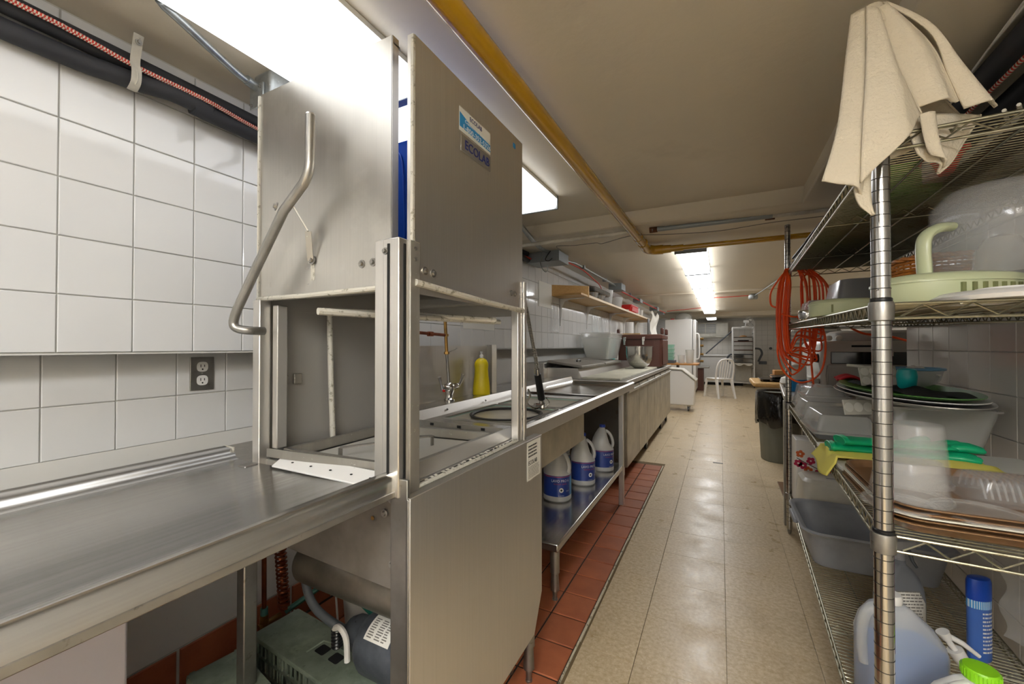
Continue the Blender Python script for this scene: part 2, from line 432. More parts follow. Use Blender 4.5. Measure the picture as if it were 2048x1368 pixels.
M['bluerim'] = mat('blue_rim', '6f9fc0', .3, alpha=.8)
M['meshfab'] = mat('black_mesh_fabric', '20201e', .8, alpha=.75)
M['fl_o'] = mat('orange_flower', 'd0612c', .6)
M['fl_r'] = mat('crimson_flower', 'b3214a', .6)
M['shakerblue'] = mat('shaker_blue', '3f66b4', .35)
M['shakerband'] = mat('shaker_stripes', '2a8fd8', .35, wave=(60, 'X', 'dfe9f2', .8))
M['bluecap2'] = mat('deep_blue_cap', '0c3fa8', .35)
# ================================================================ ROOM
CZ = 2.06
def struct(name, mb, m, parent=None, **k):
    o = obj(name, mb, m, parent, loc=(0, 0, 0), **k)
    if parent is None: o['kind'] = 'structure'
    return o
ceiling = struct('ceiling', MB().box(-1.9, -2.4, CZ, 3.5, 14.9, CZ+.1), 'ceiling')
struct('beam', MB().hexa([(-1.65,2.78,CZ-.075),(2.3,2.78,CZ-.075),(2.3,3.62,CZ-.055),(-1.65,3.62,CZ-.055),(-1.65,2.70,CZ+.01),(2.3,2.70,CZ+.01),(2.3,3.66,CZ+.01),(-1.65,3.66,CZ+.01)]), 'ceiling', ceiling, bevel=.012)
struct('soffit', MB().box(.415, -2.2, CZ-.075, 1.0, 2.80, CZ+.01), 'ceiling', ceiling, bevel=.008)
struct('beam', MB().box(-1.65, 11.8, CZ-.10, 3.4, 12.3, CZ+.01), 'ceiling', ceiling, bevel=.01)
struct('beam', MB().box(-1.65, 7.2, CZ-.03, 3.4, 7.5, CZ+.01), 'ceiling', ceiling, bevel=.012)
def tile_mesh(name, w, h, t, bev, m):
    """one tile, front face at +z, centred"""
    mb = MB(); x, y = w/2, h/2; b = bev
    mb.loft([[(-x,-y,0),(x,-y,0),(x,y,0),(-x,y,0)], [(-x,-y,t-b),(x,-y,t-b),(x,y,t-b),(-x,y,t-b)],
             [(-x+b,-y+b,t),(x-b,-y+b,t),(x-b,y-b,t),(-x+b,y-b,t)]], False, True)
    me = bpy.data.meshes.new(name); me.from_pydata(mb.v, [], mb.f); me.materials.append(M[m]); return me
def tiles(parent, me, places, rot):
    for p in places:
        o = bpy.data.objects.new('tile', me); COL.objects.link(o); o.parent = parent; o.location = p
        e = list(rot); o.rotation_euler = (e[0]+random.uniform(-.0018, .0018), e[1]+random.uniform(-.0018, .0018), e[2])
def tile_field(parent, w, h, t, places, fn, m, name='tile_field', bev=.001):
    mb = MB(); x, y, b = w/2, h/2, bev
    for p in places:
        P = lambda a, bb, c: fn(p, a, bb, c)
        mb.loft([[P(-x,-y,0),P(x,-y,0),P(x,y,0),P(-x,y,0)], [P(-x+b,-y+b,t),P(x-b,-y+b,t),P(x-b,y-b,t),P(-x+b,y-b,t)]], False, True)
    o = struct(name, mb, m, parent, smooth=False); o['kind'] = 'stuff'; return o
P6 = .1524
# ---- left wall: furred upper part above a recessed lower part
WX, FX = -1.65, -1.524
wl = struct('wall_left', MB().box(WX, -2.3, -.1, WX-.15, 14.8, CZ).box(WX, -2.3, 1.162, FX, 14.8, CZ), ['grout'])
lowp = struct('painted_strip', MB().box(WX, -2.3, .155, WX+.004, 14.6, .864).box(WX, 1.25, .86, WX+.004, 14.6, 1.162), 'wallpaint', wl)
struct('underside', MB().box(WX, -2.3, 1.158, FX+.002, 14.6, 1.162), 'wallpaint', wl, smooth=False)
struct('ledge', MB().box(WX+.004, -.9, .795, -1.262, 1.0, .808), 'steel_dirty', wl)
wt = tile_mesh('wall_tile', P6-.0028, P6-.0028, .005, .0016, 'tile')
RX = (PI/2, 0, PI/2)      # tile facing +x
near, far = [], []
for r in range(6):
    zc = 1.163+P6*(r+.5)
    for c in range(-9, 92):
        yc = .40+P6*(c+.5)
        if r == 5: continue
        (near if -.6 < yc < 6.2 else far).append((FX, yc, zc))
near.sort(key=lambda p: p[1])
tiles(wl, wt, near[:235], RX)
FLD = lambda p, a, b, c: (p[0]+c, p[1]+a, p[2]+b)
tile_field(wl, P6-.003, P6-.003, .005, near[235:]+far, FLD, 'tile')
tile_field(wl, P6-.003, .128, .005, [(FX, .40+P6*(c+.5), 1.163+5*P6+.065) for c in range(-9, 92)], FLD, 'tile', 'cut_tile_row')
low = [(WX, .405+.1555*(c+.5), z) for c in range(-4, 6) for z in (.938, 1.087)]
wt2 = tile_mesh('wall_tile_low', .1527, .1462, .005, .0016, 'tile')
tiles(wl, wt2, low, RX)
# ---- right wall
RW = .90
wr = struct('wall_right', MB().box(RW, -2.3, -.1, RW+.12, 2.93, CZ).box(RW, 2.93-.1, -.1, 2.3, 2.93, CZ).box(2.2, 2.93, -.1, 2.35, 14.8, CZ), ['grout'])
wtr = tile_mesh('wall_tile_right', P6-.003, P6-.003, .005, .0016, 'tile_r')
pl = [(RW, 2.009+P6*(c+.5), 1.16+P6*(r+.5)) for c in range(-6, 6) for r in range(-7, 5)]
pl.sort(key=lambda p: -p[1])
RR = (PI/2, 0, -PI/2)
tiles(wr, wtr, pl, RR)
struct('painted_panel', MB().box(RW-.004, -2.3, -.1, RW, 1.08, CZ), 'wallpaint', wr)
tile_field(wr, P6-.003, P6-.003, .004, [(2.2, 3.0+P6*(c+.5), P6*(r+.5)) for c in range(76) for r in range(13)], lambda p, a, b, c: (p[0]-c, p[1]+a, p[2]+b), 'tile_r')
# ---- back wall and rear wall
wb = struct('wall_back', MB().box(-1.8, 14.6, -.1, 3.5, 14.75, CZ), ['grout'])
tile_field(wb, P6-.004, P6-.004, .004, [(-1.6+P6*(c+.5), 14.6, P6*(r+.5)) for c in range(25) for r in range(13)], lambda p, a, b, c: (p[0]+a, p[1]-c, p[2]+b), 'tile_r')
wf = struct('wall_front', MB().box(-1.9, -2.3, -.1, 3.5, -2.45, CZ), ['wallpaint'])
# ---- floor
fl = struct('floor', MB().box(-1.9, -2.4, -.1, 3.5, 14.9, -.004), ['vctbase'])
T = .308
vt = tile_mesh('vinyl_tile', T-.0012, T-.0012, .004, .0006, 'vct')
ind, rest = [], []
for c in range(-5, 9):
    for r in range(-14, 43):
        x = -.292+T*(c+.5); y = 1.88+T*(r+.5)
        if x < -.292 and y < 4.2: continue
        (ind if (.7 < y < 9.5 and -.95 < x < 1.0) else rest).append((x, y, -.004))
for k, (x, y, z) in enumerate(ind):
    o = bpy.data.objects.new('tile', vt); COL.objects.link(o); o.parent = fl; o.location = (x, y, z); o.rotation_euler.z = (k*7 % 4)*PI/2
TOP = lambda p, a, b, c: (p[0]+a, p[1]+b, p[2]+c)
tile_field(fl, T-.0012, T-.0012, .004, rest, TOP, 'vct', bev=.0006)
ct = tile_mesh('cut_vinyl_tile', .2, T-.0012, .004, .0006, 'vct')
for r in range(-4, 8):
    o = bpy.data.objects.new('tile', ct); COL.objects.link(o); o.parent = fl; o.location = (-.3935, 1.88+T*(r+.5), -.004)
struct('quarry_bed', MB().box(-1.65, -2.3, -.004, -.512, 4.262, -.001), 'qgrout', fl)
qt = tile_mesh('quarry_tile', .1525, .1620, .007, .0025, 'quarry')
n = 0
ql = [(-.512-.16*(c+.5), 1.70+.17*(r+.5), -.003) for c in range(7) for r in range(-8, 15)]
for (x, y, z) in ql:
    o = bpy.data.objects.new('tile', qt); COL.objects.link(o); o.parent = fl; o.location = (x, y, z)
    o.rotation_euler = (random.uniform(-.003, .003), random.uniform(-.003, .003), 0)
mb = MB()
y = -.2
while y < 4.26:
    l = random.uniform(.1, .4); w = random.uniform(.006, .011)
    mb.box(-.511, y, -.003, -.511+w, min(y+l-.004, 4.265), .0035); y += l
struct('edge_strip', mb, 'edge', fl)
# ---- red quarry cove base on the left wall
bb = struct('baseboard_left', MB().box(WX, -1, 0, WX+.004, 4.2, .15), ['grout'])
cm = tile_mesh('cove_tile', .2, .147, .009, .003, 'quarry')
for k in range(-3, 22):
    o = bpy.data.objects.new('tile', cm); COL.objects.link(o); o.parent = bb; o.location = (WX, .42+.2045*k, .075); o.rotation_euler = RX
    o.scale = (.975, 1, 1)
# ================================================================ CEILING LIGHTS
def fixture(x0, x1, y0, y1, z, em, label, cat='ceiling light', tubes=True, group=None):
    t = thing('ceiling_light', label, cat, ((x0+x1)/2, (y0+y1)/2, z), group)
    obj('housing', MB().box(x0-.002, y0, z+.053, x1+.002, y1, CZ), 'lightbox', t, bevel=.003)
    mb = MB(); w = x1-x0
    pr = [(x0-.003, z+.055), (x0, z+.014), (x0+.004, z+.004), (x0+.02, z), (x1-.02, z), (x1-.004, z+.004), (x1, z+.014), (x1+.003, z+.055)]
    mb.loft([[(a, y0+.004, b) for a, b in pr], [(a, y1-.004, b) for a, b in pr]])
    obj('diffuser', mb, em, t)
    obj('end_cap', MB().box(x0-.006, y0-.010, z-.004, x1+.006, y0+.010, CZ-.002), 'boxgrey', t, bevel=.001)
    obj('end_cap', MB().box(x0-.006, y1-.010, z-.004, x1+.006, y1+.004, CZ-.002), 'boxgrey', t, bevel=.001)
    return t
fixture(-1.17, -.845, -.205, 1.02, 1.985, 'em_near', 'long bright ceiling light passing right above the tall dishwasher hood')
fixture(-1.17, -.845, 1.03, 2.235, 1.985, 'em_near', 'bright ceiling light whose far corner shows just right of the dishwasher hood')
FL = ['nearest light of the bright row down the aisle ceiling', 'second light from the front in the aisle row', 'third light from the front in the aisle row',
      'fourth light from the front in the aisle row', 'fifth light from the front in the aisle row', 'last light of the unbroken aisle row']
for i in range(6):
    y0 = 3.80+1.225*i
    fixture(-.345, -.10, y0, y0+1.19, 1.985, 'em_far', FL[i])
fixture(-.345, -.10, 12.6, 13.8, 1.985, 'em_far', 'separate farthest ceiling light beyond the cross beam, near back wall')
fixture(-.15, .20, -1.95, -.5, 1.985, 'em_rear_fill', 'middle unseen fill light added behind the viewer')  # unseen fixture added behind the camera as fill
fixture(.45, .80, -1.95, -.5, 1.985, 'em_rear_fill', 'right unseen fill light added behind the viewer')  # added out of view too, brightens the right side
fixture(-1.17, -.845, -1.95, -.8, 1.985, 'em_near', 'left unseen fill light added behind the viewer')  # third added fill fixture, out of view, at the near-light strength
# ================================================================ DISH TABLE (left foreground)
t = thing('dish_table', 'long stainless drain table running from the left edge into the dishwasher', 'table', (-.92, .0, .86))
TX0, TX1, TY0, TY1 = -1.215, -.612, -.75, .668
mb = MB()
prof = [(TX1, .872), (TX1, .905), (TX1-.006, .913), (TX1-.022, .913), (TX1-.034, .905), (TX1-.042, .882), (TX1-.055, .874),
        (TX0+.03, .866), (TX0+.012, .868), (TX0, .880), (TX0-.012, .893), (TX0-.045, .897), (TX0-.045, .893), (TX0-.012, .888), (TX0+.004, .874),
        (TX0+.012, .862), (TX1-.06, .868), (TX1-.03, .880), (TX1-.004, .872)]
mb.loft([[(x, y, z) for x, z in prof] for y in (TY0, TY1)])
obj('tabletop', mb, 'steel_h', t, ang=50)
obj('rim', MB().bar((TX1-.012, TY0, .868), (TX1-.012, TY1, .868), .026, .014), 'steel_dull', t, bevel=.002)
obj('splash_end', MB().box(TX0-.002, TY1-.003, .84, TX0-.05, TY1, .897), 'scale', t)
obj('underframe', MB().box(-1.05, TY0, .835, -1.01, TY1-.02, .864).box(-.72, TY0, .835, -.68, TY1-.02, .864), 'steel_dull', t, bevel=.002)
obj('leg', MB().box(-1.125, .625, 0, -1.092, .660, .87), 'steel_dull', t, bevel=.003)
obj('leg', MB().box(-1.14, -.72, 0, -1.102, -.683, .87), 'steel_dull', t, bevel=.003)
obj('leg', MB().box(-.68, -.72, 0, -.643, -.683, .87), 'steel_dull', t, bevel=.003)
mb = MB()
for x, y, l, w in [(-1.0, .50, .13, .004), (-.95, .58, .06, .003), (-.84, .55, .11, .003), (-.78, .60, .05, .004), (-1.1, .56, .08, .004)]:
    for k in range(9): 
        a = random.uniform(-.5, .5)*l; mb.box(x+random.uniform(-.03, .03), y+a-.004, .8685, x+random.uniform(.005, .03), y+a-.004+random.uniform(.001, .003), .8693)
# louvred strip at the machine mouth
t2 = thing('machine_inlet_flap', 'white plastic flap strip where the drain table enters the dishwasher', 'flap', (-.86, .69, .87))
mb = MB().hexa([(-1.02, .650, .872), (-.66, .650, .872), (-.66, .700, .888), (-1.04, .700, .888), (-1.02, .650, .876), (-.66, .650, .876), (-.66, .700, .892), (-1.04, .700, .892)])
obj('strip', mb, 'white', t2, bevel=.001)
mb = MB()
for x in (-.97, -.90, -.83, -.76, -.70): mb.cyl((x, .672, .884), (x, .672, .8855), .003, n=8)
obj('rivet', mb, 'dark', t2)
mb = MB()
for i, x in enumerate((-1.05, -.98, -.91, -.84, -.77)): mb.bar((x, .70, .890), (x-.02, .728, .880), .018, .003)
obj('prong', mb, 'steel_in', t2)
# wall box under the table
wbx = thing('boxed_panel', 'pale lavender boxed panel under the drain table at lower left', 'panel', (-1.3, -.2, 0))
obj('casing', MB().box(-1.64, -.75, 0, -1.16, .42, .795), 'lavender', wbx, bevel=.006)
# outlet
o = thing('wall_outlet', 'steel duplex outlet on the recessed white tiles above the drain table', 'outlet', (-1.645, .79, 1.084))
obj('cover_plate', MB().box(-1.645, .753, 1.025, -1.639, .828, 1.142), 'steel_dull', o, bevel=.0015)
for z in (1.108, 1.060):
    s_ = obj('socket', MB().lathe([(.017, 0), (.0175, .003)], (-1.640, .790, z), 20, sx=1, sy=1, p=3, axis='x'), 'white', o)
    mb = MB().box(-1.6368, .7835, z-.002, -1.6362, .7855, z+.008).box(-1.6368, .795, z-.001, -1.6362, .797, z+.007).cyl((-1.6368, .790, z-.009), (-1.6362, .790, z-.009), .0028, n=8)
    obj('slot', mb, 'dark', s_)
bolt(o, (-1.639, .790, 1.084), (1, 0, 0), .003, 'screw')
# ================================================================ PASS-THROUGH DISHWASHER
dw = thing('dishwasher', 'tall stainless pass-through dishwasher with its box hood raised', 'dishwasher', (-.86, .96, 0))
Y0, Y1, X0, X1 = .68, 1.245, -1.125, -.60
HB, HT = 1.303, 1.872
# hood: four panels
hn = obj('hood_panel', MB().box(X0, Y0-.0015, HB, X1-.045, Y0+.0015, HT), 'steel_hood', dw)
obj('edge_flange', MB().box(X1-.0465, Y0-.0015, HB, X1-.044, Y0+.018, HT), 'steel', hn)
obj('sealant_bead', MB().tube([(X0, Y0-.004, HB+.006), (X0+.2, Y0-.006, HB+.004), (X1-.06, Y0-.004, HB+.008)], .0065, 8), 'scale', hn)
obj('edge_strip', MB().box(X0-.004, Y0-.006, HB, X0+.003, Y0+.004, HT-.004), 'scale', hn)
hf = obj('hood_panel', MB().box(X1-.0015, Y0+.018, HB-.006, X1+.0015, Y1+.004, HT), 'steel', dw)
obj('edge_flange', MB().box(X1-.016, Y0+.0155, HB-.006, X1, Y0+.018, HT), 'steel', hf)
obj('sealant_bead', MB().tube([(X1+.004, Y0+.02, HB+.018), (X1+.006, Y0+.3, HB+.004), (X1+.004, Y1, HB-.002)], .008, 8), 'scale', hf)
obj('edge_strip', MB().box(X1-.004, Y0+.012, HB, X1+.003, Y0+.019, HT-.004), 'scale', hf)
hr = obj('hood_panel', MB().box(X0, Y1-.0015, HB-.02, X1-.03, Y1+.0015, 1.70), 'steel_in', dw)
hb = obj('hood_panel', MB().box(X0-.0015, Y0, HB-.02, X0+.0015, Y1, HT-.06), 'steel_in', dw)
obj('added_hood_deck', MB().box(X0, Y0, 1.372, X1-.02, Y1, 1.378), 'steel_in', dw)  # added deck: carries the blue bin and keeps the hood interior dark
for a_, b_ in ((Y0+.08, 1.322), (Y1-.13, 1.316)): obj('hood_channel', MB().box(X0+.03, a_, b_, X1-.05, a_+.05, b_+.028), 'steel_in', dw, bevel=.002)
obj('top_bracket', MB().box(X1-.075, Y0+.002, HT-.018, X1-.044, Y0+.022, HT-.014).box(X1-.018, Y0+.018, HT-.022, X1-.001, Y0+.05, HT-.018), 'steel', dw)
# posts
def channel(x0, y0, x1, y1, z0, z1, name='post', m='steel'):
    return obj(name, MB().box(x0, y0, z0, x1, y1, z1), m, dw, bevel=.0025)
p_ = channel(-.648, .655, -.602, .690, .86, 1.412)
obj('channel_lip', MB().box(-.676, .660, .86, -.646, .672, 1.412), 'steel', p_, bevel=.002)
obj('channel_lip', MB().box(-.609, .684, .86, -.596, .716, 1.412), 'steel_dirty', p_, bevel=.002)
obj('groove', MB().box(-.634, .6535, .87, -.628, .656, 1.40).box(-.6015, .668, .87, -.599, .674, 1.40), 'dark', p_)
for z in (1.395, 1.372): bolt(p_, (-.6, .700, z), (1, -.1, 0), .006)
bolt(p_, (-.640, .655, 1.385), (0, -1, 0), .006)
channel(X0-.01, .668, X0+.02, .70, .84, HB+.004)
channel(X0+.026, .700, X0+.048, .73, .90, HB-.01, 'guide_tube', 'steel_in')
channel(-.625, Y1-.028, -.598, Y1+.004, .86, 1.345)
channel(-.598, Y1+.004, -.590, Y1+.022, .80, 1.40, 'guide_strip', 'steel')
channel(X0-.01, Y1-.02, X0+.02, Y1+.01, .0, HB)
# interior
bp = obj('back_panel', MB().box(X0-.004, Y0+.02, .86, X0, Y1, HB), 'steel_in', dw)
obj('riser_pipe', MB().tube([(-1.10, .885, 1.29), (-1.10, .890, 1.1), (-1.10, .900, .87)], .0085, 10), 'scale', dw)
for q_ in ((-1.118, .722, 1.073, -1.098, .75, 1.097), (-1.122, .775, 1.07, -1.112, .80, 1.10)): obj('guide_block', MB().box(*q_), 'steel_dirty', dw, bevel=.002)
wa = obj('wash_arm', MB().tube([(-.835, .640, 1.262), (-.80, .78, 1.262), (-.66, 1.2, 1.262)], .0085, 8), 'scale', dw)
obj('wash_arm', MB().tube([(-1.02, .80, 1.285), (-.80, .90, 1.272), (-.63, 1.12, 1.262)], .0085, 8), 'scale', dw)
obj('wash_hub', MB().cyl((-.80, .88, 1.26), (-.80, .88, 1.31), .022, n=14), 'steel_dirty', dw)
# tank
mb = MB()
for a, b, c, d in ((X0, Y0+.01, X0+.006, Y1), (X1-.03, Y0+.01, X1-.024, Y1), (X0, Y0+.01, X1-.024, Y0+.016), (X0, Y1-.006, X1-.024, Y1)):
    mb.box(a, b, .66, c, d, .872)
obj('tank', mb, 'steel_in', dw)
obj('tank_floor', MB().box(X0, Y0+.01, .70, X1-.024, Y1, .705), 'tank', dw)
side = obj('side_panel', MB().prism([(-1.04, .872), (-.625, .872), (-.625, .642), (-1.02, .655)], .003, 'y', Y0+.006), 'tank', dw)
for p in ((-.648, .842), (-.668, .808), (-.645, .700)): bolt(side, (p[0], Y0+.004, p[1]), (0, -1, 0), .007)
obj('stain', MB().cyl((-.705, Y0+.004, .79), (-.705, Y0+.0035, .79), .005, n=10), 'brass', side)
# rack rails and scrap trays
for nm, a, b in (('rack_rail', (-1.075, .672, .898), (-.66, .715, .898)), ('rack_rail', (-1.08, 1.215, .892), (-.655, 1.215, .892))):
    mb = MB().bar(a, b, .003, .022).bar((a[0], a[1]+.008, a[2]-.010), (b[0], b[1]+.008, b[2]-.010), .016, .003)
    r_ = obj(nm, mb, 'steel_dirty', dw)
mb = MB().box(-1.09, Y1-.05, .872, -.64, Y1-.045, .885)
obj('rear_ledge', mb, 'steel_dirty', dw)
obj('rail_hole', MB().box(-.96, 1.2115, .888, -.945, 1.2135, .897).box(-.84, 1.2115, .888, -.825, 1.2135, .897).box(-.74, 1.2115, .888, -.725, 1.2135, .897), 'dark', dw)
# side rail along the front (right) side with gunk
mb = MB().hexa([(-.655, .70, .876), (-.622, .70, .866), (-.622, 1.26, .866), (-.655, 1.26, .876), (-.655, .70, .900), (-.650, .70, .900), (-.650, 1.26, .900), (-.655, 1.26, .900)])
obj('side_rail', mb, 'steel_in', dw)
mb = MB()
for k in range(26):
    y = .72+.52*k/25+random.uniform(-.008, .008); mb.lathe([(.001, 0), (.004+random.random()*.003, .001), (.001, .004)], (-.612+random.uniform(-.006, .004), y, .868), 7)
obj('scale_crust', mb, 'scale', dw)
obj('seam_strip', MB().tube([(-.604, .70, .866), (-.602, 1.0, .865), (-.604, 1.26, .866)], .006, 6), 'scale', dw)
tr = obj('scrap_tray', MB().add([(-1.06, .745, .868), (-.68, .765, .868), (-.68, 1.14, .868), (-1.06, 1.10, .868)], [(0, 1, 2, 3)]), 'perf', dw, smooth=False)
def rimbar(pts, w, h, m='steel_dirty', name='tray_rim'):
    mb = MB()
    for a, b in zip(pts, pts[1:]): mb.bar(a, b, w, h)
    return obj(name, mb, m, tr)
rimbar([(-1.07, .735, .883), (-.675, .755, .883), (-.672, 1.15, .883), (-1.07, 1.11, .883), (-1.07, .735, .883)], .003, .026)
rimbar([(-1.078, .727, .896), (-.668, .747, .896), (-.665, 1.158, .896), (-1.078, 1.118, .896), (-1.078, .727, .896)], .014, .0025)
rimbar([(-.93, .785, .872), (-.93, .785, .902), (-.80, 1.02, .902), (-.80, 1.02, .872)], .012, .004, 'steel_dirty', 'tray_handle')
# lower frame and front panel
fp = obj('front_panel', MB().prism([(.662, .862), (1.365, .862), (1.365, .30), (1.30, .185), (.662, .175)], .004, 'x', -.580), 'steel', dw, bevel=.0012)
obj('top_return', MB().box(-.606, .662, .858, -.577, 1.365, .8625), 'steel_dirty', fp, bevel=.001)
obj('side_return', MB().box(-.61, 1.361, .30, -.577, 1.365, .862), 'steel', fp)
obj('corner_angle', MB().box(-.628, .660, .08, -.582, .668, .90).box(-.586, .660, .08, -.579, .70, .86), 'steel_dull', dw, bevel=.0015)
obj('lower_rail', MB().box(-1.10, .70, .20, -.62, .72, .225), 'steel_dull', dw)
def foot_leg(x, y, z1, name='leg', parent=dw, r=.02):
    mb = MB().cyl((x, y, .13), (x, y, z1), r*1.05, n=14).cyl((x, y, .05), (x, y, .135), r, r*.8, n=14).cyl((x, y, 0), (x, y, .055), r*.42, r*.62, n=12).cyl((x, y, 0), (x, y, .01), r*.62, n=12)
    return obj(name, mb, 'steel_dull', parent)
foot_leg(-.605, 1.315, .30); foot_leg(-.64, .70, .25)
foot_leg(-1.09, 1.22, .3)
# labels
lb = sheet(dw, 'service_label', (X1+.0016, .872, 1.742), (0, 1, 0), (0, 0, 1), .158, .062, 'papr')
mb = MB().add([(X1+.0029, .872, 1.752), (X1+.0029, 1.030, 1.748), (X1+.0029, 1.030, 1.768), (X1+.0029, .93, 1.775), (X1+.0029, .872, 1.790)], [(0, 1, 2, 3, 4)])
obj('label_band', mb, 'labelcyan', lb)
text('label_text', 'ECOLAB', .017, (X1+.003, .918, 1.786), (0, 1, 0), (0, 0, 1), 'navy', lb)
text('label_text', 'Customer Service', .0125, (X1+.003, .895, 1.771), (0, 1, 0), (0, 0, 1), 'labelwhite', lb, width=.125)
text('label_text', '1-800-352-5326', .019, (X1+.003, .885, 1.751), (0, 1, 0), (0, 0, 1), 'labelwhite', lb, width=.14)
lb = obj('name_plate', MB().box(X1+.001, .877, 1.690, X1+.004, 1.030, 1.735), 'steel_dirty', dw, bevel=.004)
text('plate_text', 'ECOLAB', .034, (X1+.004, .893, 1.701), (0, 1, 0), (0, 0, 1), 'navy', lb, width=.125, ext=.0006)
sheet(dw, 'small_sticker', (X1+.0016, 1.18, 1.83), (0, 1, 0), (0, 0, 1), .016, .016, 'labelcyan')
lb = sheet(dw, 'data_label', (-.5758, 1.238, .728), (0, 1, 0), (0, 0, 1), .112, .128, 'papr')
mb = MB(); lines(mb, (-.5746, 1.246, .800), (0, 1, 0), (0, 0, 1), .07, .045, 4, t=.45); obj('print', mb, 'ink', lb, smooth=False)
text('plate_text', 'ECOLAB', .020, (-.5749, 1.246, .779), (0, 1, 0), (0, 0, 1), 'ink', lb, width=.07)
mb = MB(); lines(mb, (-.5746, 1.246, .733), (0, 1, 0), (0, 0, 1), .09, .04, 8); obj('print', mb, 'inkgrey', lb, smooth=False)
# bolts on the hood
for p in ((-.735, 1.37), (-.700, 1.371)): bolt(hn, (p[0], Y0-.0015, p[1]), (0, -1, 0), .0075)
for p in ((.735, 1.352), (.765, 1.351), (1.165, 1.352), (1.19, 1.352)): bolt(hf, (X1+.0015, p[0], p[1]), (1, 0, 0), .0075)
# handle
path = [(-.838, .62, 1.712), (-.840, .62, 1.61)] + smoothpath([(-.840, .62, 1.605), (-.846, .62, 1.580), (-.862, .62, 1.558)], 4) + \
       [(-.934, .62, 1.505), (-1.03, .618, 1.385)] + smoothpath([(-1.115, .616, 1.275), (-1.130, .616, 1.245), (-1.125, .62, 1.228), (-1.105, .64, 1.222), (-1.105, .68, 1.222)], 5)
hd = obj('lift_handle', MB().tube(path, .0112, 12), 'steel_dull', dw)
obj('end_cap', MB().lathe([(.0112, 0), (.010, .004), (.004, .006)], (-.838, .62, 1.712), 12), 'steel', hd)
ln = obj('link_arm', MB().bar((-.915, .628, 1.522), (-.892, .655, 1.46), .014, .003).bar((-.892, .655, 1.46), (-.905, .672, 1.392), .014, .003), 'steel_dirty', dw)
bolt(ln, (-.905, .676, 1.395), (0, -1, 0), .009)
bolt(hd, (-.945, .610, 1.515), (-.3, -1, .2), .008)
obj('weld_stain', MB().box(-.912, Y0-.002, 1.345, -.898, Y0-.0015, 1.386), 'scale', hn)
# pump cylinder, motor, hose, bucket beneath
cy = obj('water_cylinder', MB().lathe([(.03, 0), (.052, .004), (.056, .012), (.056, .375), (.054, .385)], (-1.03, .762, .585), 28, axis='x'), 'steel_cyl', dw)
mo = obj('motor', MB().lathe([(.03, 0), (.068, .006), (.080, .03), (.082, .20), (.075, .225), (.03, .235)], (-.885, .85, .36), 28, axis='x'), 'motor', dw)
obj('motor_neck', MB().lathe([(.035, 0), (.045, .02), (.05, .07), (.06, .075)], (-.955, .85, .36), 20, axis='x'), 'motor', mo)
obj('motor_base', MB().box(-.87, .79, 0, -.69, .91, .29), 'motor', mo, bevel=.004)
mb = MB()
fn = lambda u, v: (-.84+.085*v, .85-.0835*math.cos(math.radians(38+44*u)), .36+.0835*math.sin(math.radians(38+44*u)))
mb.grid(fn, 8, 1); lbm = obj('motor_label', mb, 'papr', mo)
mb = MB()
for i in range(9):
    u0 = .1+.09*i
    for v0 in (.08, .38, .66):
        w_ = random.uniform(.12, .24)
        f = lambda u, v: (-.84+.085*v, .85-.0842*math.cos(math.radians(38+44*u)), .36+.0842*math.sin(math.radians(38+44*u)))
        mb.add([f(u0, v0), f(u0+.045, v0), f(u0+.045, v0+w_), f(u0, v0+w_)], [(0, 1, 2, 3)])
obj('print', mb, 'inkgrey', lbm, smooth=False)
obj('drain_hose', MB().tube(smoothpath([(-1.17, .86, .53), (-1.175, .86, .44), (-1.14, .86, .375), (-1.06, .86, .345), (-.93, .86, .335)], 8), .0125, 10), 'grey_d', dw)
cable = obj('cable_loop', MB().tube(smoothpath([(-.955, .80, .36), (-.955, .79, .395), (-.93, .785, .412), (-.905, .785, .39), (-.900, .785, .33)], 6), .008, 8), 'white', dw)
mb = MB()
for k in range(6): mb.lathe([(.013, 0), (.016, .004), (.013, .008)], (-.952, .795, .345+.009*k), 12)
obj('cable_gland', mb, 'blackp', cable)
obj('green_cord', MB().tube(smoothpath([(-1.08, .92, .43), (-1.0, .92, .385), (-.90, .9, .37)], 6), .006, 8), 'tealcord', dw)
# blue bin standing inside the raised hood
bb_ = thing('blue_bin', 'bright blue plastic bin seen through the slit in the dishwasher hood', 'bin', (-.88, 1.08, 1.378))
mb = MB()
def ring(x0, y0, x1, y1, r, z): return rrect(x0, y0, x1, y1, r, z, 4)
obj('shell', MB().loft([ring(-1.06, .98, -.72, 1.20, .03, 1.46), ring(-1.08, .97, -.70, 1.215, .03, 1.80), ring(-1.085, .965, -.695, 1.22, .03, 1.815)], True, True), 'blue', bb_)
obj('base', MB().loft([ring(-1.07, .975, -.71, 1.205, .03, 1.379), ring(-1.07, .975, -.71, 1.205, .03, 1.46)]), 'teal', bb_)
obj('moulding', MB().tube(smoothpath([(-.95, .966, 1.80), (-.90, .966, 1.79), (-.875, .966, 1.74), (-.865, .966, 1.55), (-.865, .966, 1.47)], 6), .003, 6), 'blue', bb_)
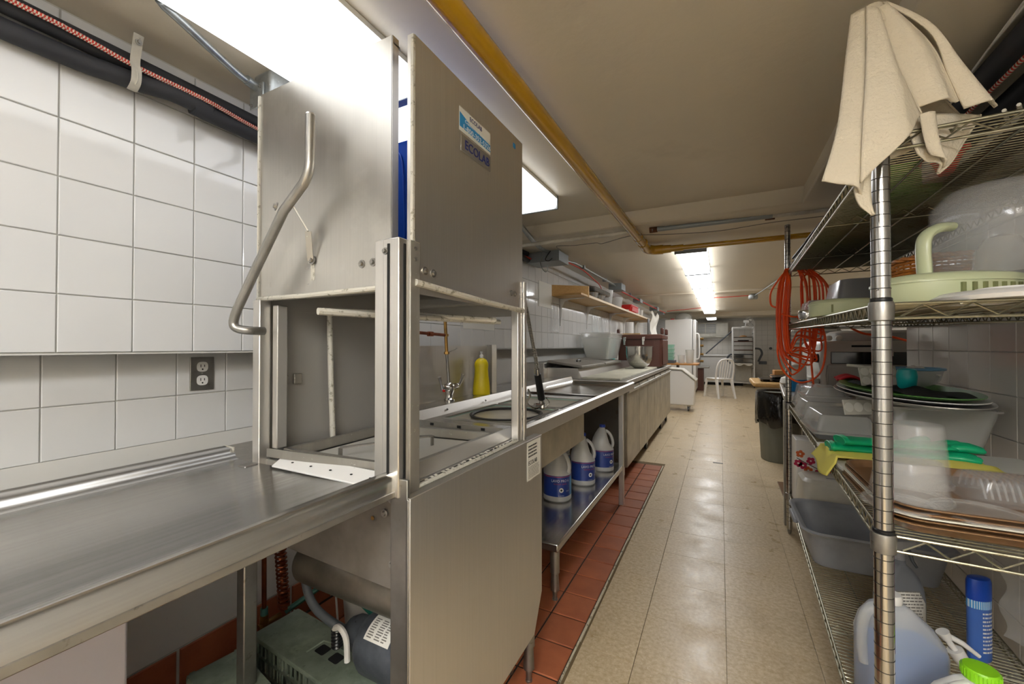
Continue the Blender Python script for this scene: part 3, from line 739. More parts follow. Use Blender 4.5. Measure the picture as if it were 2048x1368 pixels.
# ================================================================ PIPES AND CRATES UNDER THE TABLE
o = thing('copper_supply_pipe', 'stained copper pipe dropping beside the table leg to a brass valve', 'pipe', (-1.45, .9, .2))
obj('pipe', MB().tube([(-1.45, .895, .86), (-1.45, .90, .19)], .008, 8), 'copper', o)
v = obj('valve', MB().cyl((-1.45, .90, .18), (-1.45, .90, .225), .014, n=10).cyl((-1.45, .88, .19), (-1.45, .96, .19), .010, n=10), 'brass', o)
obj('verdigris_fitting', MB().cyl((-1.45, .90, .225), (-1.45, .90, .25), .012, n=10), 'bluepipe', o)
mb = MB(); pts = []
for k in range(520):
    t_ = k/519; a = t_*2*PI*26
    pts.append((-1.45+.017*math.cos(a), .945+.03*t_+.017*math.sin(a), .62-.41*t_))
o = tag(obj('spring_hose', mb.tube(pts, .0042, 5), 'copper'), 'rusty brown coiled spring hose hanging against the white wall', 'hose')
tag(obj('green_drain_pipe', MB().tube([(-1.45, .98, .19), (-1.36, 1.12, .27), (-1.2, 1.25, .36)], .010, 8), 'bluepipe'), 'thin greenish pipe sloping up behind the spring hose', 'pipe')
tag(obj('white_elbow_pipe', MB().tube(smoothpath([(-1.50, 1.17, .50), (-1.50, 1.19, .36), (-1.45, 1.23, .28), (-1.36, 1.3, .25), (-1.2, 1.36, .25)], 6), .030, 14), 'offwhite'), 'thick white plastic waste elbow behind the steel cylinder', 'pipe')
b_ = thing('white_bucket', 'tapered white bucket standing behind the dishwasher motor', 'bucket', (-1.17, 1.12, 0))
obj('shell', MB().lathe([(.068, .0), (.075, .04), (.098, .36), (.104, .37)], (-1.17, 1.12, .01), 28), 'white', b_)
obj('rib', MB().bar((-1.245, 1.055, .04), (-1.262, 1.04, .36), .006, .004), 'white', b_)
def crate(x0, y0, x1, y1, z1, label, rot=0):
    """open grid crate lying on its side: solid top face, lattice facing -y"""
    c = thing('bottle_crate', label, 'crate', ((x0+x1)/2, (y0+y1)/2, 0), 'weathered green crates under the drain table')
    mb = MB(); k = 5; r = .025
    def sec(y, ins): 
        return [(x0+ins, y, 0), (x0+ins, y, z1-r-ins)]+[(x0+ins+r-r*math.cos(math.radians(a)), y, z1-ins-r+r*math.sin(math.radians(a))) for a in (20, 45, 70, 90)]+\
               [(x1-ins-r+r*math.sin(math.radians(a)), y, z1-ins-r+r*math.cos(math.radians(a))) for a in (0, 20, 45, 70)]+[(x1-ins, y, z1-r-ins), (x1-ins, y, 0)]
    mb.loft([sec(y0, 0), sec(y1, 0), sec(y1, .006), sec(y0, .006), sec(y0, 0)], False, False, False)
    obj('shell', mb, 'green_grey', c, ang=50)
    mb = MB(); ye = y0+.012
    mb.bar((x0+.004, ye, z1-.012), (x1-.004, ye, z1-.012), .012, .012)
    for z in [z1-.022-.042*j for j in range(7) if z1-.022-.042*j > 0]:
        mb.box(x0+.004, ye-.003, z-.004, x1-.004, ye+.003, z+.004)
    nx = int((x1-x0)/.022)
    for i in range(nx+1):
        x = x0+.006+(x1-x0-.012)*i/nx; w_ = .0055 if i % 4 == 0 else .002
        mb.box(x-w_, ye-.003, 0, x+w_, ye+.002, z1-.01)
    obj('lattice', mb, 'green_grey', c, smooth=False)
    mb = MB()
    for i in range(1, 4): 
        x = x0+(x1-x0)*i/4; mb.box(x-.003, y0+.01, 0, x+.003, y1-.006, z1-.02)
    mb.box(x0+.004, y1-.01, 0, x1-.004, y1-.004, z1-.006)
    obj('partition', mb, 'green_grey', c, smooth=False)
    xm = x0+(x1-x0)*.50; ym = (y0+y1)/2
    for a_ in (-.05, .012): obj('grip_opening', MB().loft([rrect(xm+a_, ym-.016, xm+a_+.038, ym+.016, .006, z1+.0006), rrect(xm+a_, ym-.016, xm+a_+.038, ym+.016, .006, z1+.001)]), 'dark', c)
    obj('grip_rim', MB().tube([(xm-.065, ym-.03, z1), (xm-.062, ym+.024, z1+.001), (xm-.03, ym+.03, z1+.002), (xm+.06, ym+.028, z1)], .003, 6), 'green_grey', c)
    px, py = x0, y1; rz = math.radians(rot); ox, oy = (x0+x1)/2, (y0+y1)/2
    dx, dy = ox-px, oy-py
    c.location = (px+dx*math.cos(rz)-dy*math.sin(rz), py+dx*math.sin(rz)+dy*math.cos(rz), 0); c.rotation_euler.z = rz
    return c
crate(-1.285, .758, -.70, .903, .300, 'larger green crate lying on its side in front of the motor', -4.3)
crate(-1.275, .590, -.80, .712, .296, 'front green crate lying on its side, cut off by the bottom edge', -10)
# ================================================================ LEFT WALL PIPES
def bent(x0, z0, pts): return pts
tag(obj('insulated_pipe', MB().tube(smoothpath([(-1.485, -.9, 1.985), (-1.485, .25, 1.982), (-1.490, .55, 1.985), (-1.49, .9, 1.985), (-1.49, 3.2, 1.985)], 8), .025, 14), 'foam'), 'upper black insulated pipe along the top of the left wall', 'pipe')
tag(obj('insulated_pipe', MB().tube(smoothpath([(-1.495, -.9, 1.925), (-1.495, .25, 1.925), (-1.485, .5, 1.932), (-1.465, .62, 1.942), (-1.465, .72, 1.938), (-1.47, .9, 1.930), (-1.48, 3.2, 1.93)], 8), .025, 14), 'foam'), 'lower black insulated pipe sagging under the other by the wall tiles', 'pipe')
rp = thing('braided_cord', 'red and white braided cord strung along the black pipes at upper left', 'cord', (-1.46, .3, 1.98))
base = smoothpath([(-1.447, -.9, 1.985), (-1.447, .25, 1.975), (-1.452, .40, 1.975), (-1.450, .53, 1.962), (-1.438, .7, 1.955), (-1.447, .88, 1.945), (-1.45, 1.2, 1.95)], 26)
L_ = [0]
for a, b in zip(base, base[1:]): L_.append(L_[-1]+(b-a).length)
def strand(ph, off, rr):
    out = []; n = int(L_[-1]/.0016); j = 0
    for k in range(n):
        s_ = L_[-1]*k/n
        while L_[j+1] < s_: j += 1
        f = (s_-L_[j])/max(1e-9, L_[j+1]-L_[j]); p = base[j].lerp(base[j+1], f)
        a = s_/.013*2*PI*(1 if off > 0 else -1)+ph
        out.append((p.x+abs(off)*math.cos(a), p.y, p.z+abs(off)*math.sin(a)))
    return out
for k in range(4):
    obj('strand', MB().tube(strand(k*PI/2, .0042 if k % 2 else -.0042, 1), .0026, 5), ('rope_r', 'rope_w', 'rope_r', 'rope_w')[k], rp)
obj('core', MB().tube([tuple(p) for p in base], .0042, 8), 'rope_r', rp)
cl = thing('pipe_strap', 'pale metal strap clamping the black pipes to the ceiling corner', 'bracket', (-1.45, .53, 1.95))
obj('band', MB().tube(smoothpath([(-1.455, .525, 1.905), (-1.430, .525, 1.915), (-1.432, .525, 1.94), (-1.450, .525, 1.965), (-1.438, .525, 2.01), (-1.42, .525, 2.03)], 4), [.002]*21, 4), 'offwhite', cl)
mb = MB()
pth = smoothpath([(-1.464, .525, 1.896), (-1.440, .525, 1.912), (-1.436, .525, 1.945), (-1.446, .525, 1.972), (-1.435, .525, 2.012), (-1.425, .525, 2.04)], 4)
loops = [[(p.x, p.y-.011, p.z), (p.x, p.y+.011, p.z), (p.x+.002, p.y+.011, p.z), (p.x+.002, p.y-.011, p.z)] for p in pth]
obj('strap', mb.loft(loops), 'whitepipe', cl)
bolt(cl, (-1.425, .525, 2.02), (1, 0, -.2), .006, 'screw')
cd = thing('steel_conduit', 'galvanised conduit running to the small box beside the dishwasher hood', 'conduit', (-1.2, .3, 2.0))
obj('tube', MB().tube(smoothpath([(-1.22, -.9, 2.045), (-1.215, .40, 2.035), (-1.225, .50, 2.025), (-1.285, .70, 2.0), (-1.295, .765, 1.997)], 8), .0105, 12), 'galv', cd)
obj('fitting', MB().cyl((-1.290, .735, 1.998), (-1.297, .775, 1.996), .0145, n=12), 'galv', cd)
bx = thing('junction_box', 'small cast grey box at the end of the conduit beside the hood', 'junction box', (-1.27, .8, 1.97))
obj('body', MB().box(-1.325, .775, 1.965, -1.235, .845, 2.045), 'galv', bx, bevel=.012, bseg=4)
obj('cover', MB().box(-1.330, .768, 1.93, -1.262, .775, 2.005), 'galv', bx, bevel=.002)
for p in ((-1.318, .768, 1.942), (-1.275, .768, 1.992)): bolt(bx, p, (0, -1, 0), .004, 'screw')
# ================================================================ SINK TABLE
sk = thing('sink_table', 'stainless sink and drainboard table with undershelf past the dishwasher', 'sink', (-.95, 2.3, 0))
SZ = .875
SX0, SX1, SY0, SY1 = -1.16, -.635, 1.27, 3.40
# deck with two basin openings: strips around them
b1 = (-1.05, 1.41, -.70, 1.86); b2 = (-1.05, 1.90, -.70, 2.25); dr = (-1.13, 2.42, -.665, 3.36)
mb = MB()
mb.box(SX0, SY0, SZ-.004, SX1, b1[1], SZ)
for b in (b1, b2):
    mb.box(SX0, b[1], SZ-.004, b[0], b[3], SZ); mb.box(b[2], b[1], SZ-.004, SX1, b[3], SZ)
mb.box(SX0, b1[3], SZ-.004, SX1, b2[1], SZ); mb.box(SX0, b2[3], SZ-.004, SX1, dr[1], SZ)
mb.box(SX0, dr[1], SZ-.004, dr[0], SY1, SZ+.012).box(dr[2], dr[1], SZ-.004, SX1, SY1, SZ+.012).box(dr[0], dr[3], SZ-.004, dr[2], SY1, SZ+.012)
obj('deck', mb, 'steel_h', sk)
for b, dp in ((b1, .215), (b2, .215)):
    mb = MB()
    mb.loft([rrect(b[0], b[1], b[2], b[3], .004, SZ), rrect(b[0]+.004, b[1]+.004, b[2]-.004, b[3]-.004, .04, SZ-.03), rrect(b[0]+.006, b[1]+.006, b[2]-.006, b[3]-.006, .05, SZ-dp+.03), rrect(b[0]+.04, b[1]+.04, b[2]-.04, b[3]-.04, .04, SZ-dp)], False, True)
    bs = obj('basin', mb, 'basin', sk)
    obj('drain_ring', MB().lathe([(.03, 0), (.042, .002), (.045, 0)], ((b[0]+b[2])/2, (b[1]+b[3])/2, SZ-dp+.001), 16), 'chrome', bs)
for b in (b1, b2):
    mb = MB(); z = SZ+.002
    lp = [(b[0], b[1], z), (b[2], b[1], z), (b[2], b[3], z), (b[0], b[3], z), (b[0], b[1], z)]
    for a, c in zip(lp, lp[1:]): mb.bar(a, c, .006, .005)
    obj('basin_rim', mb, 'steel_dirty', sk)
obj('drain_pan', MB().loft([rrect(*dr, .002, SZ+.012), rrect(dr[0]+.012, dr[1]+.01, dr[2]-.012, dr[3]-.012, .02, SZ-.012), rrect(dr[0]+.03, dr[1]+.02, dr[2]-.03, dr[3]-.03, .02, SZ-.018)], False, True), 'steel_h', sk)
obj('strainer_ring', MB().lathe([(.145, 0), (.160, .003), (.162, .008), (.150, .010), (.146, .004)], (-.86, 1.63, SZ-.004), 32, cap0=False, cap1=False, sx=1, sy=1.1), 'traydark2', sk)
fr = obj('front_rim', MB().loft([[(SX1-.012, y, SZ-.002), (SX1-.006, y, SZ+.014), (SX1+.004, y, SZ+.018), (SX1+.014, y, SZ+.010), (SX1+.014, y, SZ-.036), (SX1+.010, y, SZ-.040), (SX1+.008, y, SZ-.002)] for y in (SY0, SY1)]), 'steel', sk)
obj('end_rim', MB().box(SX0, SY1-.004, SZ-.04, SX1+.014, SY1, SZ+.018), 'steel', sk, bevel=.002)
bk = obj('back_riser', MB().hexa([(SX0+.06, SY0, SZ-.004), (SX0+.065, SY0, SZ-.004), (SX0+.025, SY1, SZ-.004), (SX0+.02, SY1, SZ-.004), (SX0+.04, SY0, .912), (SX0+.045, SY0, .912), (SX0+.005, SY1, .918), (SX0, SY1, .918)]), 'steel', sk)
obj('back_deck', MB().hexa([(-1.34, SY0-.05, .902), (SX0+.045, SY0-.05, .910), (SX0+.005, SY1, .916), (-1.34, SY1, .908), (-1.34, SY0-.05, .905), (SX0+.045, SY0-.05, .913), (SX0+.005, SY1, .919), (-1.34, SY1, .911)]), 'steel_h', sk)
for y in (1.52, 1.86): bolt(bk, (-1.108, y, .894), (1, 0, 0), .004, 'bolt')
obj('basin_casing', MB().box(-1.12, 1.36, .648, -.692, 2.26, SZ-.006), 'doorsteel', sk, bevel=.004)
obj('undershelf', MB().box(-1.22, 1.71, .262, -.645, 3.12, .30), 'steel_h', sk, bevel=.006)
foot_leg(-.69, 1.79, .27, 'leg', sk, .021)
foot_leg(-1.18, 1.79, .27, 'leg', sk, .021)
obj('leg', MB().box(-.678, 3.07, 0, -.642, 3.105, .86), 'steel', sk, bevel=.004)
obj('leg', MB().box(-1.20, 3.07, 0, -1.165, 3.105, .86), 'steel', sk, bevel=.004)
obj('leg', MB().cyl((-.69, 1.32, 0), (-.69, 1.32, .86), .019, n=12), 'steel_dull', sk)
tag(obj('side_board', MB().box(-.63, 1.395, .30, -.612, 1.43, .80), 'offwhite'), 'narrow off white board edge just past the dishwasher front panel', 'board')['label']
# splash guard
sg = thing('splash_guard', 'upright stainless splash guard behind the faucet with folded right end', 'splash guard', (-1.24, 1.7, .91))
obj('panel', MB().box(-1.256, 1.20, .908, -1.252, 2.12, 1.183), 'steel', sg)
obj('return_edge', MB().hexa([(-1.255, 2.12, .908), (-1.17, 2.06, .908), (-1.168, 2.064, .908), (-1.253, 2.124, .908), (-1.255, 2.12, 1.19), (-1.17, 2.06, 1.19), (-1.168, 2.064, 1.19), (-1.253, 2.124, 1.19)]), 'steel', sg)
obj('return_lip', MB().bar((-1.168, 2.062, .908), (-1.168, 2.062, 1.19), .004, .03), 'steel', sg)
# faucet
fc = thing('faucet', 'two handled chrome faucet whose brass riser stands against the splash guard', 'faucet', (-1.2, 1.66, .905))
fx, fy = -1.2, 1.665
obj('base', MB().lathe([(.026, 0), (.027, .006), (.018, .014), (.017, .03), (.024, .045), (.026, .065), (.022, .08), (.012, .088)], (fx, fy, .912), 20), 'chrome', fc)
for sgn in (-1, 1):
    v_ = obj('valve_stem', MB().lathe([(.012, 0), (.016, .01), (.013, .02), (.016, .03), (.012, .045)][::1], (0, 0, 0), 14).xf(Matrix.Translation((fx+.005, fy+.018*sgn, .975)) @ Matrix.Rotation(-sgn*PI/2+sgn*.15, 4, 'X')), 'chrome', fc)
    obj('lever', MB().tube([(fx+.006, fy+.065*sgn, .972), (fx+.012, fy+.083*sgn, 1.0), (fx+.014, fy+.10*sgn, 1.035)], [.008, .007, .0095], 8), 'chrome', v_)
obj('red_dot', MB().cyl((fx+.012, fy-.066, .966), (fx+.020, fy-.068, .966), .006, n=10), 'red', fc)
obj('riser', MB().cyl((fx, fy-.005, 1.0), (fx-.0, fy-.022, 1.15), .0075, n=10), 'steel_dull', fc)
br = obj('brass_pipe', MB().cyl((fx, fy-.022, 1.14), (fx, fy-.036, 1.315), .0085, n=10), 'brass', fc)
for z in (1.148, 1.235, 1.312): obj('collar', MB().cyl((fx, fy-.022-.014*(z-1.14)/.17, z-.006), (fx, fy-.022-.014*(z-1.14)/.17, z+.006), .0135, n=6), 'brass', br)
obj('small_lever', MB().tube([(fx+.005, fy-.02, 1.15), (fx+.02, fy+.02, 1.165), (fx+.022, fy+.035, 1.172)], .0028, 6), 'steel_dull', fc)
obj('feed_pipe', MB().tube([(fx, fy-.03, 1.235), (fx, 1.40, 1.243), (fx, 1.1, 1.247)], .0075, 8), 'copper', fc)
obj('feed_union', MB().cyl((fx, 1.50, 1.238), (fx, 1.53, 1.238), .0125, n=6), 'copper', fc)
# pre-rinse spray
sp = thing('rinse_spray', 'pre rinse spray arm with steel hose and black grip at the sink front', 'sprayer', (-.75, 1.77, .875))
obj('hose', MB().tube(smoothpath([(-.66, 1.30, 1.37), (-.675, 1.37, 1.385), (-.69, 1.46, 1.36), (-.72, 1.60, 1.21), (-.73, 1.672, 1.10), (-.735, 1.69, 1.065)], 10), .0085, 10), 'hose', sp)
obj('ferrule', MB().cyl((-.734, 1.685, 1.085), (-.737, 1.697, 1.050), .012, n=12), 'chrome', sp)
obj('grip', MB().cyl((-.737, 1.697, 1.055), (-.746, 1.765, .935), .0155, .0175, n=14), 'blackp', sp)
vb = obj('spray_valve', MB().cyl((-.746, 1.768, .935), (-.75, 1.782, .895), .013, n=12).cyl((-.76, 1.72, .912), (-.745, 1.79, .905), .008, n=10).lathe([(.012, 0), (.016, .006), (.013, .03)], (-.748, 1.78, .885), 12), 'chrome', sp)
obj('trigger', MB().tube(smoothpath([(-.745, 1.775, .896), (-.775, 1.74, .892), (-.795, 1.71, .92), (-.775, 1.70, .955), (-.775, 1.68, .985)], 6), .0048, 8), 'chrome', vb)
obj('hook', MB().tube([(-.735, 1.79, .94), (-.72, 1.80, .915), (-.735, 1.79, .89)], .003, 6), 'chrome', vb)
# detergent bottle
db = thing('detergent_bottle', 'bright yellow dish detergent bottle standing by the splash guard', 'bottle', (-1.17, 1.955, .912))
obj('body', MB().lathe([(.040, 0), (.044, .004), (.0445, .015), (.043, .05), (.036, .11), (.034, .14), (.036, .165), (.034, .18), (.025, .195), (.012, .203), (.011, .208)], (-1.175, 1.93, .912), 28, sx=1.08, sy=.66, rot=.5), 'yellowp', db)
cp = obj('cap', MB().lathe([(.012, .0), (.012, .014), (.006, .018), (.0055, .030), (.008, .031), (.007, .036)], (-1.175, 1.93, 1.116), 14), 'white', db)
# bleach jugs
def jug(loc, rz, label, group='bleach jugs on the sink undershelf'):
    j = thing('bleach_jug', label, 'jug', loc, group)
    x, y, z = loc; A = Matrix.Translation(loc) @ Matrix.Rotation(rz, 4, 'Z')
    R = .078
    prof = [(R*.9, 0), (R, .008), (R, .03), (R*.985, .034), (R*.985, .150), (R, .154), (R, .165), (R*.97, .19), (R*.85, .225), (R*.64, .258), (R*.42, .285), (R*.27, .298), (R*.26, .302)]
    mb = MB().lathe(prof, (0, 0, 0), 32, p=2.3)
    # pinch beside the handle
    for i, v in enumerate(mb.v):
        X, Y, Z = v
        if Z > .15:
            k = min(1, (Z-.15)/.05)
            if X > .012: X = .012+(X-.012)*(1-.55*k)
            mb.v[i] = (X, Y, Z)
    mb.xf(A); obj('body', mb, 'hdpe', j)
    hp = smoothpath([(.022, 0, .278), (.045, 0, .262), (.064, 0, .232), (.073, 0, .195), (.070, 0, .168), (.055, 0, .15)], 5)
    mb = MB()
    loops = []
    for i, p in enumerate(hp):
        q = hp[min(i+1, len(hp)-1)]-hp[max(i-1, 0)]; q.normalize(); nn = Vector((q.z, 0, -q.x))
        loops.append([p+nn*.010*math.cos(a)+Vector((0, 1, 0))*.0155*math.sin(a) for a in [2*PI*k/10 for k in range(10)]])
    mb.loft(loops).xf(A); obj('handle', mb, 'hdpe', j)
    obj('cap', MB().lathe([(.020, 0), (.021, .002), (.021, .014), (.019, .018), (.004, .019)], (0, 0, .302), 20).xf(A), 'bluecap', j)
    def band(z0, z1, a0, a1, r, m, nm, par):
        mb = MB().grid(lambda u, v: (r*math.cos(math.radians(a0+(a1-a0)*u))/((abs(math.cos(math.radians(a0+(a1-a0)*u)))**2.3+abs(math.sin(math.radians(a0+(a1-a0)*u)))**2.3)**(1/2.3)),
                                     r*math.sin(math.radians(a0+(a1-a0)*u))/((abs(math.cos(math.radians(a0+(a1-a0)*u)))**2.3+abs(math.sin(math.radians(a0+(a1-a0)*u)))**2.3)**(1/2.3)), z0+(z1-z0)*v), 24, 1).xf(A)
        return obj(nm, mb, m, par)
    lb = band(.034, .150, -150, -5, R*.995, 'labelblue', 'label', j)
    band(.034, .150, -5, 30, R*.996, 'labelcyan', 'label_side', lb)
    band(.143, .146, -150, 30, R*1.0, 'labelred', 'stripe', lb)
    def wrap(body, size, ac, z0, width, m):
        cu = bpy.data.curves.new('label_text', 'FONT'); cu.body = body; cu.size = size; cu.align_x = 'CENTER'; cu.resolution_u = 2
        to = bpy.data.objects.new('label_text', cu); COL.objects.link(to); bpy.context.view_layer.update()
        me = bpy.data.meshes.new_from_object(to.evaluated_get(bpy.context.evaluated_depsgraph_get())); bpy.data.objects.remove(to)
        xs = [v.co.x for v in me.vertices]; k = width/(max(xs)-min(xs))
        for v in me.vertices:
            a = math.radians(ac)+v.co.x*k/R; c_, s_ = math.cos(a), math.sin(a); r_ = (R*1.002+.0004)/((abs(c_)**2.3+abs(s_)**2.3)**(1/2.3))
            v.co = (A @ Vector((r_*c_, r_*s_, z0+v.co.y)))-Vector(loc)
        me.materials.append(M[m]); o = bpy.data.objects.new('label_text', me); COL.objects.link(o); o.parent = lb; WLOC[o.name] = loc
    wrap('LAVO PRO 6', .021, -55, .116, .102, 'labelwhite')
    wrap('BLEACH  JAVEL', .011, -55, .102, .075, 'labelred')
    wrap('3.6 L', .009, -22, .062, .022, 'labelwhite')
    wrap('LAVO', .007, -52, .038, .03, 'labelwhite')
    a = math.radians(-52); r_ = R*1.004
    c_, s_ = math.cos(a), math.sin(a); rr_ = r_/((abs(c_)**2.3+abs(s_)**2.3)**(1/2.3))
    mb = MB().cyl((rr_*c_, rr_*s_, .072), ((rr_+.0012)*c_, (rr_+.0012)*s_, .072), .013, n=18).xf(A)
    obj('emblem', mb, 'labelwhite', lb)
    mb = MB().cyl(((rr_+.0012)*c_, (rr_+.0012)*s_, .072), ((rr_+.002)*c_, (rr_+.002)*s_, .072), .006, n=8).xf(A)
    obj('emblem_mark', mb, 'ink', lb)
    return j
jug((-.845, 2.235, .300), math.radians(-2), 'nearest bleach jug on the undershelf, label turned aside')
jug((-.795, 2.565, .300), math.radians(14), 'middle bleach jug whose label reads in full, beside the nearest')
jug((-.755, 2.905, .300), math.radians(22), 'farthest bleach jug at the end of the undershelf')
jug((-.985, 2.62, .300), math.radians(0), 'bleach jug in the back row, mostly hidden by the front ones')
# ================================================================ PREP FRIDGE
pf = thing('prep_fridge', 'long steel under counter fridge with cream cutting board and worn doors', 'fridge', (-1.1, 5.2, 0))
FX1, FX0, FY0, FY1 = -.70, -1.47, 3.50, 7.0
obj('body', MB().box(FX0, FY0+.03, .13, FX1-.035, FY1, .84), 'steel_dull', pf)
obj('end_panel', MB().box(FX0, FY0+.02, .13, FX1-.045, FY0+.03, .84), 'rustpanel', pf)
obj('corner_strip', MB().box(FX1-.05, FY0+.015, .13, FX1-.035, FY0+.03, .84), 'doorsteel', pf)
obj('worktop', MB().box(-1.13, FY0, .845, FX1, FY1, .885), 'steel', pf, bevel=.006)
obj('cutting_board', MB().box(-1.11, FY0+.02, .885, FX1-.06, FY1-.1, .905), 'cutboard', pf, bevel=.004)
ys = [3.56, 4.16, 4.68, 5.22, 5.76, 6.3, 6.95]
for a, b in zip(ys, ys[1:]):
    d_ = obj('door', MB().box(FX1-.036, a+.006, .14, FX1-.012, b-.006, .825), 'doorsteel', pf, bevel=.004)
    obj('handle', MB().box(FX1-.013, a+.02, .775, FX1+.004, b-.02, .80), 'steel', d_, bevel=.004)
    obj('hinge', MB().box(FX1-.02, b-.03, .80, FX1-.004, b-.012, .83), 'steel_dull', d_)
obj('toe_rail', MB().box(FX0+.05, FY0+.04, .115, FX1-.06, FY1, .135), 'rust', pf)
for y in (3.62, 4.9, 6.2, 6.85):
    for x in (FX1-.07, FX0+.12):
        c_ = obj('caster', MB().cyl((x-.014, y, .055), (x+.014, y, .055), .052, n=18), 'black', pf)
        obj('caster_fork', MB().box(x-.02, y-.02, .05, x+.02, y+.035, .125), 'steel_dull', c_, bevel=.004)
obj('rail_body', MB().hexa([(-1.47, FY0, .885), (-1.09, FY0, .885), (-1.09, 6.2, .885), (-1.47, 6.2, .885), (-1.47, FY0, .985), (-1.13, FY0, .985), (-1.13, 6.2, .985), (-1.47, 6.2, .985)]), 'steel', pf, bevel=.003)
for a, b in ((FY0+.0, 4.30), (4.34, 5.1)):
    l_ = obj('lid', MB().hexa([(-1.42, a, 1.03), (-1.09, a, .985), (-1.09, b, .985), (-1.42, b, 1.03), (-1.42, a, 1.052), (-1.09, a, 1.007), (-1.09, b, 1.007), (-1.42, b, 1.052)]), 'steel_dirty', pf, bevel=.004)
    obj('lid_handle', MB().tube(smoothpath([(-1.25, (a+b)/2-.05, 1.025), (-1.25, (a+b)/2-.045, 1.045), (-1.25, (a+b)/2+.045, 1.045), (-1.25, (a+b)/2+.05, 1.025)], 4), .007, 8), 'blackp', l_)
obj('back_box', MB().box(-1.62, 3.42, .84, -1.42, 6.2, 1.03), 'steel', pf, bevel=.004)
# ---- things on the fridge
def tub(name, par, x0, y0, x1, y1, z0, z1, m, taper=.03, r=.03, t=.003, rim=.008, rimh=.006):
    """open-topped tub with real wall thickness"""
    mb = MB()
    mb.loft([rrect(x0+taper, y0+taper, x1-taper, y1-taper, r, z0), rrect(x0, y0, x1, y1, r, z1-rimh), rrect(x0-rim, y0-rim, x1+rim, y1+rim, r+rim, z1-rimh),
             rrect(x0-rim, y0-rim, x1+rim, y1+rim, r+rim, z1), rrect(x0+t, y0+t, x1-t, y1-t, r, z1), rrect(x0+taper+t, y0+taper+t, x1-taper-t, y1-taper-t, r, z0+t)])
    return obj(name, mb, m, par)
o = thing('clear_tub', 'large clear plastic tub at the back of the fridge rail', 'tub', (-1.28, 4.95, 1.0))
sh_ = tub('shell', o, -1.46, 4.60, -1.10, 5.25, 1.03, 1.34, 'clear2', .05, .03, .004, .014, .014)
obj('band', MB().loft([rrect(-1.455, 4.605, -1.105, 5.245, .03, 1.275), rrect(-1.457, 4.603, -1.103, 5.247, .03, 1.283)], False, False), 'frost', o)
o = thing('mixing_bowl', 'deep steel mixer bowl with a heap of flour on the cutting board', 'bowl', (-.90, 5.25, .905))
cb_ = (-.90, 5.25, .906)
prof = [(.05, 0), (.075, .012), (.12, .05), (.15, .11), (.157, .18), (.158, .268), (.168, .271), (.168, .276), (.155, .276), (.154, .18), (.147, .11), (.117, .053), (.07, .016), (.02, .008)]
obj('shell', MB().lathe(prof, cb_, 40), 'bowlglass', o)
obj('flour', MB().lathe([(.02, .010), (.07, .018), (.116, .055), (.135, .085), (.10, .115), (.05, .145), (.01, .150)], cb_, 24), 'flour', o)
o = thing('brown_food_carrier', 'brown insulated food carrier with steel latches at the counter end', 'food carrier', (-.97, 6.2, .905))
obj('body', MB().loft([rrect(-1.28, 5.78, -.70, 6.45, .03, .907), rrect(-1.28, 5.78, -.70, 6.45, .03, 1.28)]), 'brown', o)
obj('lid', MB().loft([rrect(-1.30, 5.76, -.69, 6.46, .03, 1.283), rrect(-1.30, 5.76, -.69, 6.46, .03, 1.33), rrect(-1.26, 5.80, -.73, 6.42, .03, 1.345)]), 'brown', o)
for x in (-1.18, -.93):
    lt = obj('latch', MB().box(x-.018, 5.745, 1.25, x+.018, 5.758, 1.31).box(x-.014, 5.735, 1.20, x+.014, 5.748, 1.275), 'chrome', o, bevel=.003)
obj('side_door', MB().box(-.70, 5.82, .93, -.685, 6.40, 1.27), 'brown', o, bevel=.006)
for y in (5.85, 6.35): obj('ear', MB().box(-.72, y-.03, 1.345, -.68, y+.03, 1.43), 'brown', o, bevel=.012)
obj('ear', MB().box(-1.30, 5.79, 1.345, -1.26, 5.85, 1.42), 'brown', o, bevel=.012)
tag(obj('turquoise_tub', MB().loft([rrect(-1.40, 5.40, -1.28, 5.62, .02, .987), rrect(-1.42, 5.38, -1.26, 5.64, .02, 1.29)]), 'turq'), 'turquoise plastic tub between clear tub and brown carrier', 'tub')
tag(obj('wooden_stick', MB().box(-1.24, 5.80, 1.348, -.98, 5.83, 1.362), 'wood'), 'flat wooden stick lying on the brown food carrier', 'stick')
# ================================================================ WALL SHELF
ws = thing('wall_shelf', 'long pale wooden wall shelf on white brackets above the counter', 'shelf', (-1.36, 6, 1.7))
obj('board', MB().box(-1.522, 3.86, 1.690, -1.21, 9.0, 1.710), 'wood', ws, bevel=.002)
obj('front_edge', MB().box(-1.210, 4.12, 1.688, -1.204, 9.0, 1.712), 'woodedge', ws)
obj('end_board', MB().prism([(-1.518, 3.84), (-1.205, 4.10), (-1.205, 4.12), (-1.518, 3.86)], .115, 'z', 1.688), 'wood', ws, bevel=.002)
for y in (4.10, 5.07, 6.27, 7.30, 8.35):
    mb = MB()
    w_ = .018
    pts = [(-1.516, 1.40), (-1.508, 1.40), (-1.490, 1.60), (-1.465, 1.655), (-1.40, 1.676), (-1.25, 1.682), (-1.25, 1.689), (-1.516, 1.689)]
    mb.prism(pts, w_, 'y', y-w_/2)
    obj('bracket', mb, 'whitem', ws, bevel=.002)
